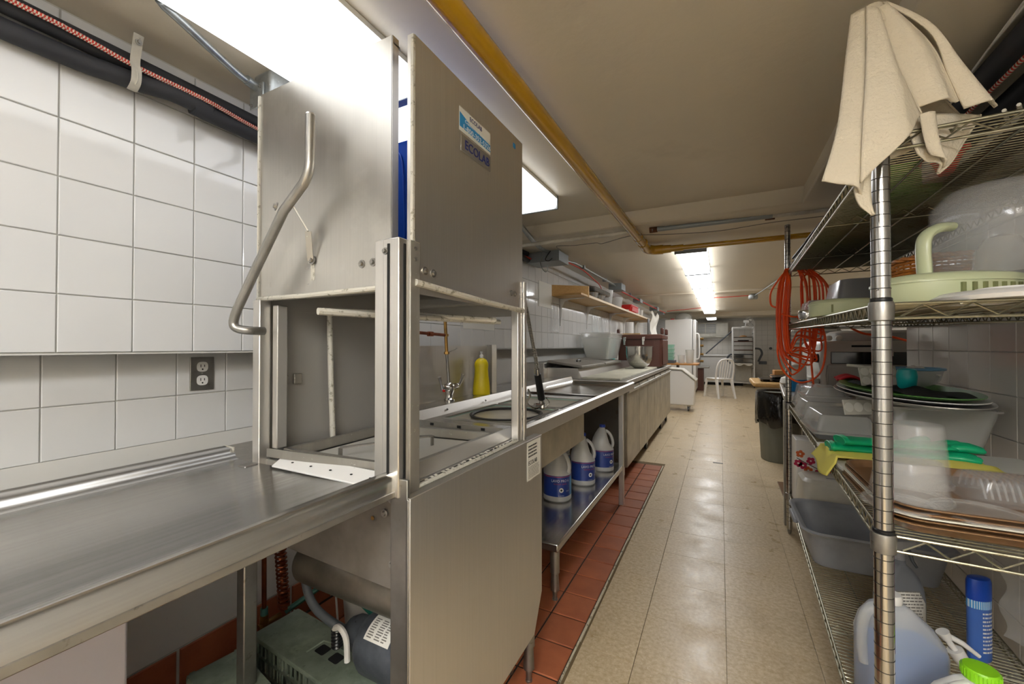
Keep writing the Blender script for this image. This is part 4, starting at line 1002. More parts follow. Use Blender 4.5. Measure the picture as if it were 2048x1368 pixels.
# ---- things on the wall shelf
def tray(name, label, x0, y0, x1, y1, z, h, m, cat='tray', group=None, rot=0):
    mb = MB(); t = .004
    mb.loft([rrect(x0+.015, y0+.015, x1-.015, y1-.015, .02, z), rrect(x0, y0, x1, y1, .03, z+h), rrect(x0-.006, y0-.006, x1+.006, y1+.006, .035, z+h), rrect(x0-.006, y0-.006, x1+.006, y1+.006, .035, z+h+.002),
             rrect(x0+.002, y0+.002, x1-.002, y1-.002, .03, z+h+.002), rrect(x0+.017, y0+.017, x1-.017, y1-.017, .02, z+t)])
    return tag(obj(name, mb, m), label, cat, group)
for i, lab in enumerate(('bottom metal baking tray of the stack on the wall shelf', 'middle metal baking tray of the wall shelf stack', 'top metal baking tray of the wall shelf stack')):
    tray('baking_tray', lab, -1.50, 4.42, -1.23, 5.15, 1.800+.016*i, .014, 'steel_dirty', group='baking trays stacked on the wall shelf')
for i, lab in enumerate(('ruffled foil pan nearest the shelf end board', 'ruffled foil pan second along the wall shelf')):
    y = 4.38+i*.30
    mb = MB(); loops = []
    for r_, z in ((.085, 0), (.105, .070), (.118, .076), (.114, .079), (.100, .070), (.08, .004)):
        loops.append([(-1.32+(r_+(.004 if k % 2 else 0))*math.cos(2*PI*k/36), y+.12+(r_+(.004 if k % 2 else 0))*math.sin(2*PI*k/36), 1.711+z) for k in range(36)])
    tag(obj('foil_pan', mb.loft(loops), 'foil'), lab, 'pan', 'foil pans on the wall shelf')
def deli(name, label, c, r, h, m, cat='container', inv=False, group=None, rim=.004):
    s = -1 if inv else 1
    pr = [(r*.78, 0), (r*.80, .003), (r, h-.006), (r+rim, h-.006), (r+rim, h), (r-.002, h), (r*.78-.002, .004), (.001, .003)]
    if inv: pr = [(a, h-b) for a, b in pr]
    return tag(obj(name, MB().lathe(pr, c, 28), m), label, cat, group)
deli('plastic_pitcher', 'clear ribbed container standing tall on the wall shelf', (-1.34, 5.32, 1.711), .10, .20, 'frost')
deli('plastic_pitcher', 'wide clear container beside the tall one on the shelf', (-1.33, 5.78, 1.711), .12, .15, 'frost')
deli('plastic_pitcher', 'low hazy container near the red basket on shelf', (-1.42, 6.08, 1.711), .08, .10, 'clear2')
o = thing('red_basket', 'bright red plastic basket near the middle of the wall shelf', 'basket', (-1.33, 6.75, 1.711))
tub('shell', o, -1.45, 6.45, -1.22, 7.05, 1.712, 1.83, 'red', .025, .02, .003, .008, .01)
mb = MB()
for i in range(14): 
    y = 6.50+.038*i; mb.box(-1.219, y, 1.735, -1.213, y+.02, 1.80)
obj('side_ribs', mb, 'red', o)
tag(obj('black_lid', MB().lathe([(.06, 0), (.07, .006), (.068, .014), (.02, .018)], (-1.29, 5.42, 1.711), 20, sy=1.8), 'blackp'), 'flat black lid lying at the wall shelf front', 'lid')
tag(obj('white_plate', MB().lathe([(.05, 0), (.09, .014), (.092, .018), (.05, .006)], (-1.30, 6.22, 1.711), 24), 'white'), 'white plate lying on the wall shelf before the red basket', 'plate')
for i, (y, lab) in enumerate(((7.3, 'white beaker just past the red basket'), (7.6, 'second white beaker past the red basket'), (7.95, 'third white beaker along the far shelf end'))):
    deli('beaker', lab, (-1.34, y, 1.711), .05, .15, 'white', 'beaker', group='white beakers at the far end of the wall shelf')
# white bag drooping off the shelf end
mb = MB().grid(lambda u, v: (-1.19+.03*math.sin(v*9)+.05*u, 8.2+.55*u+.12*v, 1.83-.55*v+.05*math.sin(u*7+v*5)), 14, 16)
tag(obj('paper_bag', mb, 'papr', solid=.004), 'crumpled white paper sack drooping off the far end of the shelf', 'bag')
tag(obj('dark_folder', MB().box(-1.203, 7.9, 1.36, -1.193, 8.15, 1.70), 'blackp', bevel=.003), 'black sheet hanging under the far end of the wall shelf', 'folder')
tag(obj('paper_roll', MB().cyl((-1.34, 6.9, 1.355), (-1.34, 6.9, 1.58), .07, n=20), 'white'), 'white roll standing behind the brown food carrier', 'paper roll')
# glove strips hanging on the wall tiles
def glovebag(y, z0, z1, w, label):
    mb = MB().grid(lambda u, v: (-1.512+.014*math.sin(u*PI*5)*math.sin(PI*v)+.004, y-w/2+w*u, z0+(z1-z0)*v), 20, 10)
    tag(obj('plastic_sleeve', mb, 'film', solid=.001), label, 'plastic sleeve', 'clear plastic sleeves hanging on the wall tiles')
glovebag(3.93, 1.32, 1.62, .22, 'clear plastic sleeve hanging just left of the first shelf bracket')
glovebag(5.45, 1.30, 1.62, .30, 'clear plastic sleeve hanging past the second shelf bracket')
glovebag(5.95, 1.28, 1.62, .30, 'clear plastic sleeve hanging behind the clear tub')
# notices
nt_ = thing('paper_notice', 'small printed notice on the white tiles above the faucet', 'notice', (-1.515, 2.5, 1.4))
sheet(nt_, 'page', (-1.518, 2.26, 1.30), (0, 1, 0), (0, 0, 1), .42, .24, 'papr')
mb = MB()
for (y, z, w, h, n) in ((2.29, 1.44, .12, .08, 5), (2.47, 1.45, .12, .07, 4), (2.29, 1.34, .10, .07, 4), (2.50, 1.36, .14, .05, 3)): lines(mb, (-1.5165, y, z), (0, 1, 0), (0, 0, 1), w, h, n)
obj('print', mb, 'inkgrey', nt_, smooth=False)
tag(obj('blank_sign', MB().box(-1.518, 3.52, 1.56, -1.512, 3.86, 1.80), 'papr', bevel=.001), 'blank cream board on the wall tiles under the grey box', 'sign')
# ================================================================ CEILING SERVICES
gp = thing('gas_pipe', 'thick yellow gas pipe running along the ceiling with a right angle branch', 'pipe', (-.55, 2, 1.97))
obj('main_run', MB().cyl((-.588, -.9, 1.985), (-.520, 3.30, 1.965), .031, n=24), 'yellow', gp)
obj('coupling', MB().cyl((-.524, 3.02, 1.967), (-.522, 3.10, 1.966), .035, n=24).cyl((-.521, 3.20, 1.966), (-.520, 3.33, 1.965), .037, n=24), 'yellow', gp)
obj('elbow', MB().tube(smoothpath([(-.520, 3.28, 1.965), (-.515, 3.37, 1.958), (-.47, 3.42, 1.953), (-.40, 3.42, 1.950)], 6), .037, 20), 'yellow', gp)
obj('branch_run', MB().cyl((-.42, 3.42, 1.950), (2.2, 3.46, 1.950), .019, n=16), 'yellow', gp)
obj('reducer', MB().cyl((-.42, 3.42, 1.950), (-.34, 3.421, 1.950), .034, .030, n=18).cyl((-.34, 3.421, 1.95), (-.25, 3.423, 1.95), .025, n=18), 'yellow', gp)
tag(obj('water_pipe', MB().cyl((-1.5, 2.72, 1.928), (-.50, 2.86, 1.967), .014, n=12), 'whitepipe'), 'thin cream pipe crossing the ceiling left of the yellow pipe', 'pipe')
wp = thing('insulated_cross_pipe', 'pale grey pipe crossing the ceiling to the right of the yellow pipe', 'pipe', (0, 2.95, 1.985))
obj('tube', MB().cyl((-.41, 2.90, 1.975), (.29, 2.96, 1.987), .017, n=14), 'boxgrey', wp)
obj('tube', MB().cyl((.29, 2.96, 1.985), (1.6, 3.0, 1.985), .014, n=12), 'whitepipe', wp)
for x in (-.40, .28): obj('coupling', MB().cyl((x-.025, 2.905+.07*(x+.4)/.69, 1.977+.010*(x+.4)/.7), (x+.025, 2.905+.07*(x+.4)/.69, 1.977+.010*(x+.4)/.7), .022, n=12), 'rust', wp)
tag(obj('loose_wire', MB().tube(smoothpath([(-1.18, 3.2, 1.985), (-1.1, 2.9, 1.94), (-.95, 2.88, 1.925), (-.8, 2.9, 1.93), (-.75, 2.9, 1.92), (-.6, 2.9, 1.945), (-.5, 2.9, 1.95), (-.3, 2.94, 1.94), (0, 2.98, 1.935), (.3, 3.0, 1.955), (.6, 3.02, 1.96)], 6), .0025, 5), 'inkgrey'), 'thin loose wire drooping along the ceiling pipes', 'wire')
fx_ = tag(obj('flexible_conduit', MB().tube(smoothpath([(-1.18, 2.20, 2.03), (-1.20, 2.48, 2.00), (-1.27, 2.85, 1.985), (-1.31, 3.15, 1.99), (-1.24, 3.35, 1.985)], 8), .017, 12), 'galv'), 'bent grey conduit dropping from the light to the grey box', 'conduit')
jb = thing('electrical_box', 'long grey steel electrical box on the upper wall past the dishwasher', 'electrical box', (-1.3, 3.35, 1.9))
obj('body', MB().box(-1.50, 3.22, 1.905, -1.20, 3.46, 1.99), 'boxgrey', jb, bevel=.003)
obj('cover', MB().box(-1.50, 3.215, 1.903, -1.36, 3.222, 1.992).box(-1.355, 3.215, 1.903, -1.20, 3.222, 1.992), 'boxgrey', jb, bevel=.001)
tag(obj('hanging_hook', MB().tube(smoothpath([(-1.34, 3.20, 1.95), (-1.36, 3.19, 1.90), (-1.34, 3.19, 1.84), (-1.31, 3.19, 1.81), (-1.29, 3.19, 1.83), (-1.30, 3.19, 1.87)], 6), .004, 6), 'galv'), 'thin wire hook hanging below the grey electrical box', 'hook')
tag(obj('black_wire', MB().tube(smoothpath([(-1.27, 3.2, 1.985), (-1.30, 3.19, 1.94), (-1.31, 3.19, 1.91), (-1.28, 3.19, 1.90), (-1.25, 3.19, 1.92)], 6), .004, 6), 'blackp'), 'short black wire looped on the grey electrical box', 'wire')
c2 = thing('wall_conduit', 'steel conduit running along the left ceiling edge past the grey box', 'conduit', (-1.25, 5, 1.96))
obj('tube', MB().tube(smoothpath([(-1.24, 3.46, 1.95), (-1.24, 3.6, 1.965), (-1.245, 3.8, 1.985), (-1.24, 4.2, 1.985), (-1.22, 5.4, 1.98)], 6), .012, 10), 'galv', c2)
obj('tube', MB().tube([(-1.25, 5.65, 1.975), (-1.22, 8.9, 1.975), (-1.16, 10.2, 1.975)], .013, 8), 'galv', c2)
for y, dx in ((4.0, 0), (4.9, 0), (6.4, 0), (7.6, 0)): obj('clip', MB().box(-1.265, y-.015, 1.965, -1.215, y+.015, 2.0), 'galv', c2)
for i, (y, s_, lab) in enumerate(((5.5, .085, 'grey junction box above the trays on the wall shelf'), (7.2, .06, 'small junction box above the red basket'), (9.0, .08, 'grey junction box beyond the wall shelf end'), (10.1, .07, 'last junction box where the red cable turns across the ceiling'))):
    j_ = thing('junction_box', lab, 'junction box', (-1.2, y, 1.93))
    obj('body', MB().box(-1.31, y-.12, 1.925, -1.31+s_*2, y+.12, 1.925+s_), 'boxgrey', j_, bevel=.004)
    obj('cover', MB().box(-1.31, y-.125, 1.923, -1.31+s_*2, y-.12, 1.927+s_), 'boxgrey', j_)
rc = thing('red_cable', 'thin red armoured cable following the ceiling conduit and crossing to the right', 'cable', (-1.2, 5, 1.95))
obj('run', MB().tube(smoothpath([(-1.48, 3.0, 1.95), (-1.45, 3.2, 1.935)], 3), .006, 6), 'rope_r', rc)
obj('run', MB().tube(smoothpath([(-1.23, 3.50, 1.945), (-1.23, 4.0, 1.95), (-1.26, 4.5, 1.93), (-1.28, 4.8, 1.915), (-1.28, 4.95, 1.85)], 6), .0055, 6), 'rope_r', rc)
obj('run', MB().tube(smoothpath([(-1.24, 5.7, 1.955), (-1.2, 7.5, 1.955), (-1.14, 10.1, 1.96)], 6), .008, 6), 'rope_r', rc)
obj('run', MB().tube([(-1.1, 10.1, 2.0), (-.34, 10.05, 2.045)], .008, 6), 'rope_r', rc)
obj('run', MB().tube([(-.10, 8.1, 2.045), (.47, 7.95, 2.04)], .007, 6), 'rope_r', rc)
sb = thing('ceiling_box', 'round white electrical box on the ceiling right of the aisle lights', 'electrical box', (.5, 7.95, 2.0))
obj('body', MB().lathe([(.06, 0), (.07, .02), (.07, .07)], (.50, 7.95, 1.975), 20), 'galv', sb)
obj('tube', MB().tube([(.52, 7.9, 2.03), (.75, 5.4, 2.04), (.80, 4.2, 2.04)], .010, 8), 'galv', sb)
# right ceiling corner pipes
o = tag(obj('insulated_pipe', MB().tube([(.60, -.5, 1.875), (.66, 1.3, 1.93), (.70, 2.1, 1.955), (.74, 2.9, 1.96)], .034, 16), 'foam'), 'black insulated pipe above the wire shelf at top right', 'pipe')
o = tag(obj('insulated_pipe', MB().tube([(.72, -.5, 1.87), (.76, 1.3, 1.91), (.82, 2.9, 1.93)], .030, 16), 'foam'), 'second darker pipe nearer the right wall above the wire shelf', 'pipe')
o = thing('braided_cord', 'red braided cord lying along the black pipe at upper right', 'cord', (.65, 1.5, 1.89))
base = smoothpath([(.605, -.3, 1.832), (.655, 1.0, 1.880), (.69, 1.7, 1.908), (.73, 2.8, 1.925)], 10)
L_ = [0]
for a, b in zip(base, base[1:]): L_.append(L_[-1]+(b-a).length)
for k in range(2): obj('strand', MB().tube(strand(k*PI, .0035, 1), .0032, 5), ('rope_r', 'rope_w')[k], o)
obj('core', MB().tube([tuple(p) for p in base], .0042, 8), 'rope_r', o)
for i, dx in enumerate((-.004, .004)): tag(obj('white_cable', MB().tube(smoothpath([(.575+dx, .4, 1.955), (.60+dx*2, 1.0, 1.952-dx), (.625, 1.5, 1.952), (.655, 1.86, 1.93)], 5), .003, 6), 'white'), ('upper', 'lower')[i]+' of two thin white cables pinned over the black pipe', 'cable')
# ================================================================ FAR END OF THE AISLE
o = thing('ingredient_bin', 'white mobile ingredient bin with sloping lid past the counter end', 'bin', (-.62, 8.2, 0))
obj('body', MB().prism([(-1.02, .11), (-.42, .11), (-.405, .56), (-.62, .74), (-.98, .76), (-1.04, .74)], .42, 'y', 8.0), 'white', o, bevel=.02)
obj('lid', MB().prism([(-.385, .555), (-.62, .745), (-1.05, .775), (-1.05, .795), (-.615, .768), (-.375, .573)], .46, 'y', 7.98), 'offwhite', o, bevel=.004)
for x in (-.93, -.52):
    for y in (8.08, 8.35):
        c_ = obj('caster', MB().cyl((x-.012, y, .043), (x+.012, y, .043), .042, n=16), 'grey_d', o)
        obj('caster_fork', MB().box(x-.02, y-.015, .04, x+.02, y+.02, .112), 'steel_dull', c_)
# side table
o = thing('side_table', 'small table with orange wooden top past the counter', 'table', (-.72, 9.2, 0))
obj('tabletop', MB().loft([rrect(-1.3, 8.9, -.39, 9.7, .05, .80), rrect(-1.3, 8.9, -.39, 9.7, .05, .83)]), 'wood2', o, bevel=.004)
obj('pedestal', MB().cyl((-.80, 9.3, .03), (-.80, 9.3, .80), .03, n=12), 'grey_d', o)
obj('base', MB().lathe([(.25, 0), (.24, .02), (.04, .05)], (-.80, 9.3, 0), 24), 'grey_d', o)
for i in range(4):
    o = thing('mint_container', ('bottom', 'second', 'third', 'top')[i]+' mint green food container of the stack on the side table', 'container', (-.95, 9.2, .86+.085*i), 'mint containers stacked on the side table')
    tub('shell', o, -1.06, 9.05, -.86, 9.35, .895+.083*i, .97+.083*i, 'mint', .015, .02, .003, .006, .008)
tag(obj('black_box', MB().box(-1.03, 9.0, .832, -.84, 9.4, .892), 'grey_d', bevel=.006), 'flat black box under the mint containers', 'box')
deli('clear_jug', 'clear measuring jug on the right of the side table', (-.56, 9.2, .831), .085, .28, 'clear2', 'jug')
deli('clear_jug', 'hazy plastic jug in the middle of the side table', (-.72, 9.15, .831), .07, .17, 'frost', 'jug')
# tall fridge
o = thing('tall_fridge', 'tall white fridge standing by the left wall near the far end', 'fridge', (-.9, 11.6, 0))
obj('cabinet', MB().box(-1.25, 11.05, .06, -.62, 11.9, 1.86), 'fridge', o, bevel=.015)
dd = obj('door', MB().box(-.61, 11.06, .08, -.53, 11.89, 1.85), 'fridge', o, bevel=.025)
obj('handle', MB().tube(smoothpath([(-.53, 11.15, 1.50), (-.47, 11.15, 1.46), (-.46, 11.15, 1.15), (-.47, 11.15, .90), (-.53, 11.15, .86)], 5), .018, 10), 'white', dd)
obj('kick_plate', MB().box(-1.22, 11.08, 0, -.60, 11.88, .06), 'grey_d', o)
tag(obj('glass_dome', MB().lathe([(.20, 0), (.20, .08), (.17, .14), (.10, .18), (.02, .19)], (-.84, 11.4, 1.862), 24), 'clear2'), 'clear domed lid on top of the tall fridge', 'dome')
tag(obj('red_jar_lid', MB().lathe([(.05, 0), (.05, .03), (.02, .035)], (-1.1, 11.3, 1.861), 16), 'red'), 'small red lid on the tall fridge', 'lid')
# stove-like appliance behind fridge
o = thing('range_cooker', 'narrow view of a cooker with knobs behind the tall fridge', 'cooker', (-.6, 12.6, 0))
obj('body', MB().box(-1.2, 12.65, 0, -.52, 13.3, .92), 'steel_dull', o, bevel=.01)
obj('back_rail', MB().box(-1.2, 13.15, .92, -.48, 13.3, 1.45), 'steel_dull', o, bevel=.01)
for z in (.75, .95, 1.2, 1.4): obj('knob', MB().cyl((-.52, 13.1, z), (-.43, 13.1, z), .035, n=14), 'brass', o)
o = thing('low_cabinet', 'low brown cabinet with a grey top behind the chair', 'cabinet', (-.35, 12.0, 0))
obj('body', MB().box(-.60, 12.0, 0, -.40, 12.5, .60), 'brown', o)
obj('top', MB().box(-.62, 11.95, .60, -.26, 12.55, .64), 'steel_dull', o, bevel=.004)
# chest freezer
o = thing('chest_freezer', 'white chest freezer against the back wall behind the chair', 'freezer', (-.2, 14.1, 0))
obj('body', MB().box(-.75, 13.98, .08, .62, 14.58, .86), 'fridge', o, bevel=.015)
obj('lid', MB().box(-.76, 13.96, .87, .63, 14.58, .93), 'fridge', o, bevel=.015)
obj('base', MB().box(-.73, 14.0, 0, .60, 14.55, .08), 'dark', o)
# air conditioner
o = thing('air_conditioner', 'beige air conditioner set high in the back wall', 'air conditioner', (-.2, 14.4, 1.5))
obj('body', MB().box(-.72, 14.32, 1.46, .24, 14.60, 1.92), 'offwhite', o, bevel=.012)
g_ = obj('grille', MB().box(-.69, 14.305, 1.60, -.12, 14.322, 1.88), 'grey_p', o)
for i in range(7): obj('louvre', MB().box(-.68, 14.29, 1.615+.036*i, -.13, 14.306, 1.628+.036*i), 'offwhite', g_)
obj('divider', MB().box(-.42, 14.285, 1.60, -.40, 14.31, 1.88), 'offwhite', g_)
obj('outlet_slot', MB().box(-.69, 14.30, 1.49, -.12, 14.322, 1.58), 'offwhite', o, bevel=.004)
obj('control_panel', MB().box(-.09, 14.30, 1.52, .22, 14.322, 1.90), 'offwhite', o, bevel=.004)
tag(obj('leaning_pole', MB().cyl((-.40, 14.22, .95), (.34, 14.22, 1.66), .018, n=8), 'grey_d'), 'grey pole leaning diagonally over the chest freezer', 'pole')
# bun rack
o = thing('bun_rack', 'tall white wheeled tray rack standing by the back wall', 'rack', (.6, 13.6, 0))
for x in (.33, .86):
    for y in (13.4, 13.9): obj('upright', MB().box(x-.016, y-.016, .12, x+.016, y+.016, 1.74), 'whitem', o, bevel=.003)
for z in (.14, 1.725):
    obj('cross_frame', MB().box(.33, 13.385, z-.012, .86, 13.41, z+.012).box(.33, 13.89, z-.012, .86, 13.915, z+.012).box(.32, 13.4, z-.012, .345, 13.9, z+.012).box(.85, 13.4, z-.012, .875, 13.9, z+.012), 'whitem', o)
for k in range(9):
    z = .55+.125*k
    for x in (.350, .835): obj('runner', MB().box(x-.008, 13.4, z-.004, x+.014, 13.9, z+.004), 'steel_dull', o)
for x in (.33, .86):
    for y in (13.4, 13.9):
        c_ = obj('caster', MB().cyl((x-.014, y, .055), (x+.014, y, .055), .054, n=16), 'grey_d', o)
        obj('caster_fork', MB().box(x-.02, y-.02, .05, x+.02, y+.02, .125), 'steel_dull', c_)
labs = ['topmost baking sheet in the wheeled rack', 'second baking sheet from the top of the rack', 'third baking sheet from the top of the rack', 'fourth baking sheet down in the rack', 'fifth baking sheet down in the rack', 'sixth baking sheet down in the rack', 'lowest baking sheet in the wheeled rack']
for k, (z, m_) in enumerate(((1.43, 'tin'), (1.305, 'brown'), (1.18, 'steel_dull'), (1.055, 'rust'), (.93, 'grey_d'), (.805, 'steel_dirty'), (.68, 'steel_dirty'))):
    tray('baking_sheet', labs[k], .362, 13.36, .832, 13.92, z+.006, .02, m_ if m_ != 'tin' else 'steel_dirty', group='baking sheets in the wheeled rack')
tag(obj('food_pile', MB().lathe([(.11, 0), (.10, .03), (.05, .055), (.01, .06)], (.60, 13.6, 1.442), 14, sy=1.3), 'wood2'), 'orange brown food heaped on the top baking sheet', 'food')
tag(obj('dark_pan', MB().lathe([(.13, 0), (.15, .04), (.145, .045), (.02, .03)], (.60, 13.6, 1.318), 20), 'blackp'), 'dark pan on the second baking sheet', 'pan')
tag(obj('draped_cloth', MB().grid(lambda u, v: (.37+.45*u, 13.36-.01*math.sin(v*9), .70-.02*v*v-.06*v*abs(math.sin(u*6))), 14, 5), 'papr', solid=.004), 'white cloth draped from the lowest sheet of the rack', 'cloth')
o = tag(obj('rear_board', MB().box(.40, 13.86, .16, .82, 13.875, .66), 'offwhite'), 'beige board standing inside the bottom of the rack', 'board')
# desk fan on the rack
o = thing('desk_fan', 'white desk fan standing on top of the tray rack', 'fan', (.72, 13.6, 1.74))
obj('base', MB().lathe([(.11, 0), (.10, .02), (.03, .035)], (.66, 13.6, 1.739), 20), 'white', o)
obj('stem', MB().cyl((.66, 13.6, 1.77), (.68, 13.6, 1.90), .018, n=10), 'white', o)
obj('motor', MB().cyl((.62, 13.62, 1.90), (.76, 13.56, 1.90), .045, n=14), 'white', o)
A = Matrix.Translation((.78, 13.55, 1.89)) @ Matrix.Rotation(math.radians(60), 4, 'Y') @ Matrix.Rotation(-.5, 4, 'X')
mb = MB()
for r_ in (.05, .09, .13, .165): mb.tube([(r_*math.cos(a), r_*math.sin(a), 0) for a in [2*PI*k/24 for k in range(24)]], .004, 5, closed=True)
for k in range(16): mb.tube([(.03*math.cos(k*PI/8), .03*math.sin(k*PI/8), .01), (.165*math.cos(k*PI/8), .165*math.sin(k*PI/8), 0)], .003, 4)
obj('guard', mb.xf(A), 'white', o)
for k in range(3):
    a = 2*PI*k/3
    obj('blade', MB().loft([[(.02*math.cos(a), .02*math.sin(a), -.02), (.13*math.cos(a-.3), .13*math.sin(a-.3), -.035), (.14*math.cos(a+.4), .14*math.sin(a+.4), -.01)], [(.02*math.cos(a), .02*math.sin(a), -.018), (.13*math.cos(a-.3), .13*math.sin(a-.3), -.033), (.14*math.cos(a+.4), .14*math.sin(a+.4), -.008)]]).xf(A), 'offwhite', o)
# vacuum hose on both sides
tag(obj('vacuum_hose', MB().tube(smoothpath([(.90, 13.7, 1.12), (1.02, 13.7, 1.10), (1.07, 13.7, .98), (1.02, 13.7, .84), (.98, 13.7, .74)], 8), .028, 10), 'grey_d'), 'dark grey hose looping out on the right of the rack', 'hose')
tag(obj('vacuum_hose', MB().tube(smoothpath([(.30, 13.66, .95), (.22, 13.62, .90), (.19, 13.62, .80), (.25, 13.62, .70), (.30, 13.62, .68)], 8), .026, 10), 'grey_d'), 'dark grey hose looping out on the left of the rack', 'hose')
o = tag(obj('wall_bracket', MB().box(1.0, 13.8, .66, 1.2, 13.9, .75), 'grey_d', bevel=.01), 'grey block beside the rack below the right hose', 'block')
tag(obj('wall_knob', MB().cyl((1.36, 14.56, 1.12), (1.36, 14.50, 1.12), .04, n=14), 'grey_d'), 'small dark knob on the tiled back wall', 'knob')
# plastic chair
def chair(loc, rz):
    c = thing('plastic_chair', 'white moulded plastic garden chair standing in the aisle', 'chair', loc)
    A = Matrix.Translation(loc) @ Matrix.Rotation(rz, 4, 'Z')
    def O(n, mb, **k): return obj(n, mb.xf(A), 'white', c, **k)
    O('seat', MB().loft([rrect(-.20, -.21, .20, .20, .06, .425), rrect(-.21, -.22, .21, .21, .06, .44), rrect(-.20, -.21, .20, .20, .06, .448)]))
    for sx in (-1, 1):
        O('leg', MB().loft([[(sx*.17, -.17, .43), (sx*.21, -.17, .43), (sx*.21, -.21, .43), (sx*.17, -.21, .43)], [(sx*.215, -.215, 0), (sx*.245, -.215, 0), (sx*.245, -.245, 0), (sx*.215, -.245, 0)]]))
        O('leg', MB().loft([[(sx*.15, .15, .43), (sx*.20, .15, .43), (sx*.20, .20, .43), (sx*.15, .20, .43)], [(sx*.185, .27, 0), (sx*.215, .27, 0), (sx*.215, .305, 0), (sx*.185, .305, 0)]]))
    fr = smoothpath([(-.20, .18, .44), (-.205, .215, .60), (-.19, .25, .76), (-.13, .275, .86), (0, .285, .89), (.13, .275, .86), (.19, .25, .76), (.205, .215, .60), (.20, .18, .44)], 5)
    O('back_frame', MB().tube(fr, .019, 8))
    for x in (-.12, -.06, 0, .06, .12):
        O('back_slat', MB().tube(smoothpath([(x*.9, .18, .44), (x, .225, .62), (x, .262, .78), (x*.95, .278, .87-.4*x*x)], 4), .012, 6))
    O('apron', MB().box(-.19, -.215, .375, .19, -.20, .43))
    return c
chair((-.02, 10.62, 0), math.radians(-148))
# ================================================================ WIRE SHELF UNIT (right foreground)
PN = Vector((.300, 1.108, 0)); PF = Vector((.385, 3.100, 0))
EL = (PF-PN).normalized(); EN = Vector((EL.y, -EL.x, 0)); SL = (PF-PN).length; SD = .475
Z4 = ((.210, .250), (.790, .818), (1.268, 1.318), (1.618, 1.655))
def SP(a, b, z): p = PN+EL*a+EN*b; return (p.x, p.y, z)
def sz(k, y): return Z4[k][0]+(Z4[k][1]-Z4[k][0])*(y-1.108)/1.992
su = thing('wire_shelf_unit', 'four tier chrome wire shelving unit along the right wall', 'shelving', (PN.x, PN.y, 0))
for nm, a, b, zt in (('n', 0, 0, 1.862), ('f', SL, 0, 1.945), ('nb', 0, SD, 1.862), ('fb', SL, SD, 1.945)):
    x, y, _ = SP(a, b, 0)
    p_ = obj('post', MB().cyl((x, y, .03), (x, y, zt), .0160, n=24), 'post' if b == 0 else 'chrome_old', su)
    obj('foot', MB().cyl((x, y, 0), (x, y, .03), .009, n=10).cyl((x, y, .012), (x, y, .032), .0135, n=6), 'steel_dull', p_)
    obj('post_cap', MB().lathe([(.0165, 0), (.0165, .006), (.010, .010)], (x, y, zt), 16), 'steel_dull', p_)
    mb = MB(); z = .08
    while z < zt-.01: mb.lathe([(.01605, 0), (.01655, .0004), (.01655, .0014), (.01605, .0018)], (x, y, z), 24, cap0=False, cap1=False); z += .0254
    g_ = obj('groove_ring', mb, 'postring', p_); g_['kind'] = 'stuff'
    if nm == 'n': obj('red_mark', MB().grid(lambda u, v: (x+.0166*math.cos(-.15+.28*u), y+.0166*math.sin(-.15+.28*u), .55+.72*v), 4, 1), 'redmark', p_)
for k, (zn, zf) in enumerate(Z4):
    def q(a, b, dz=0): return SP(a, b, zn+(zf-zn)*a/SL+dz)
    m_ = 'chrome_old'
    sf = obj('shelf_frame', MB().tube([q(.0, 0), q(SL, 0)], .0032, 8).tube([q(0, SD), q(SL, SD)], .0032, 8).tube([q(0, 0), q(0, SD)], .0032, 8).tube([q(SL, 0), q(SL, SD)], .0032, 8)
             .tube([q(0, 0, -.030), q(SL, 0, -.030)], .0030, 8).tube([q(0, SD, -.030), q(SL, SD, -.030)], .0030, 8).tube([q(0, 0, -.030), q(0, SD, -.030)], .0030, 8).tube([q(SL, 0, -.030), q(SL, SD, -.030)], .0030, 8), m_, su)
    mb = MB(); n_ = int(SL/.0235)
    for b in (0, SD): mb.tube([q(SL*i/n_, b, -.002 if i % 2 else -.028) for i in range(n_+1)], .0021, 5)
    n2 = 12
    for a in (0, SL): mb.tube([q(a, .03+(SD-.06)*i/n2, -.003 if i % 2 else -.027) for i in range(n2+1)], .0024, 5)
    if k < 4:
        for a in (SL/3, SL*2/3):
            mb.tube([q(a, SD*i/16, -.004 if i % 2 else -.028) for i in range(17)], .0022, 5); mb.tube([q(a, 0, -.03), q(a, SD, -.03)], .003, 6)
    z_ = obj('truss_wire', mb, m_, sf); z_['kind'] = 'stuff'
    mb = MB(); n_ = int(SL/.0165)
    for i in range(1, n_): mb.cyl(q(SL*i/n_, 0, .001), q(SL*i/n_, SD, .001), .0017, n=5, cap=False)
    for b in (SD/4, SD/2, SD*3/4): mb.cyl(q(0, b, -.003), q(SL, b, -.003), .0026, n=6)
    w_ = obj('deck_wire', mb, m_, sf); w_['kind'] = 'stuff'
    for a, b in ((0, 0), (SL, 0), (0, SD), (SL, SD)):
        x, y, z = q(a, b); obj('collar', MB().lathe([(.0175, -.036), (.0205, -.034), (.0215, -.004), (.0200, .004), (.0172, .005)], (x, y, z), 20), 'steel_dull', sf)
        if k in (2, 1): obj('clip', MB().lathe([(.0168, .004), (.0185, .006), (.0185, .011), (.0168, .013)], (x, y, z), 20), 'blackp', sf)
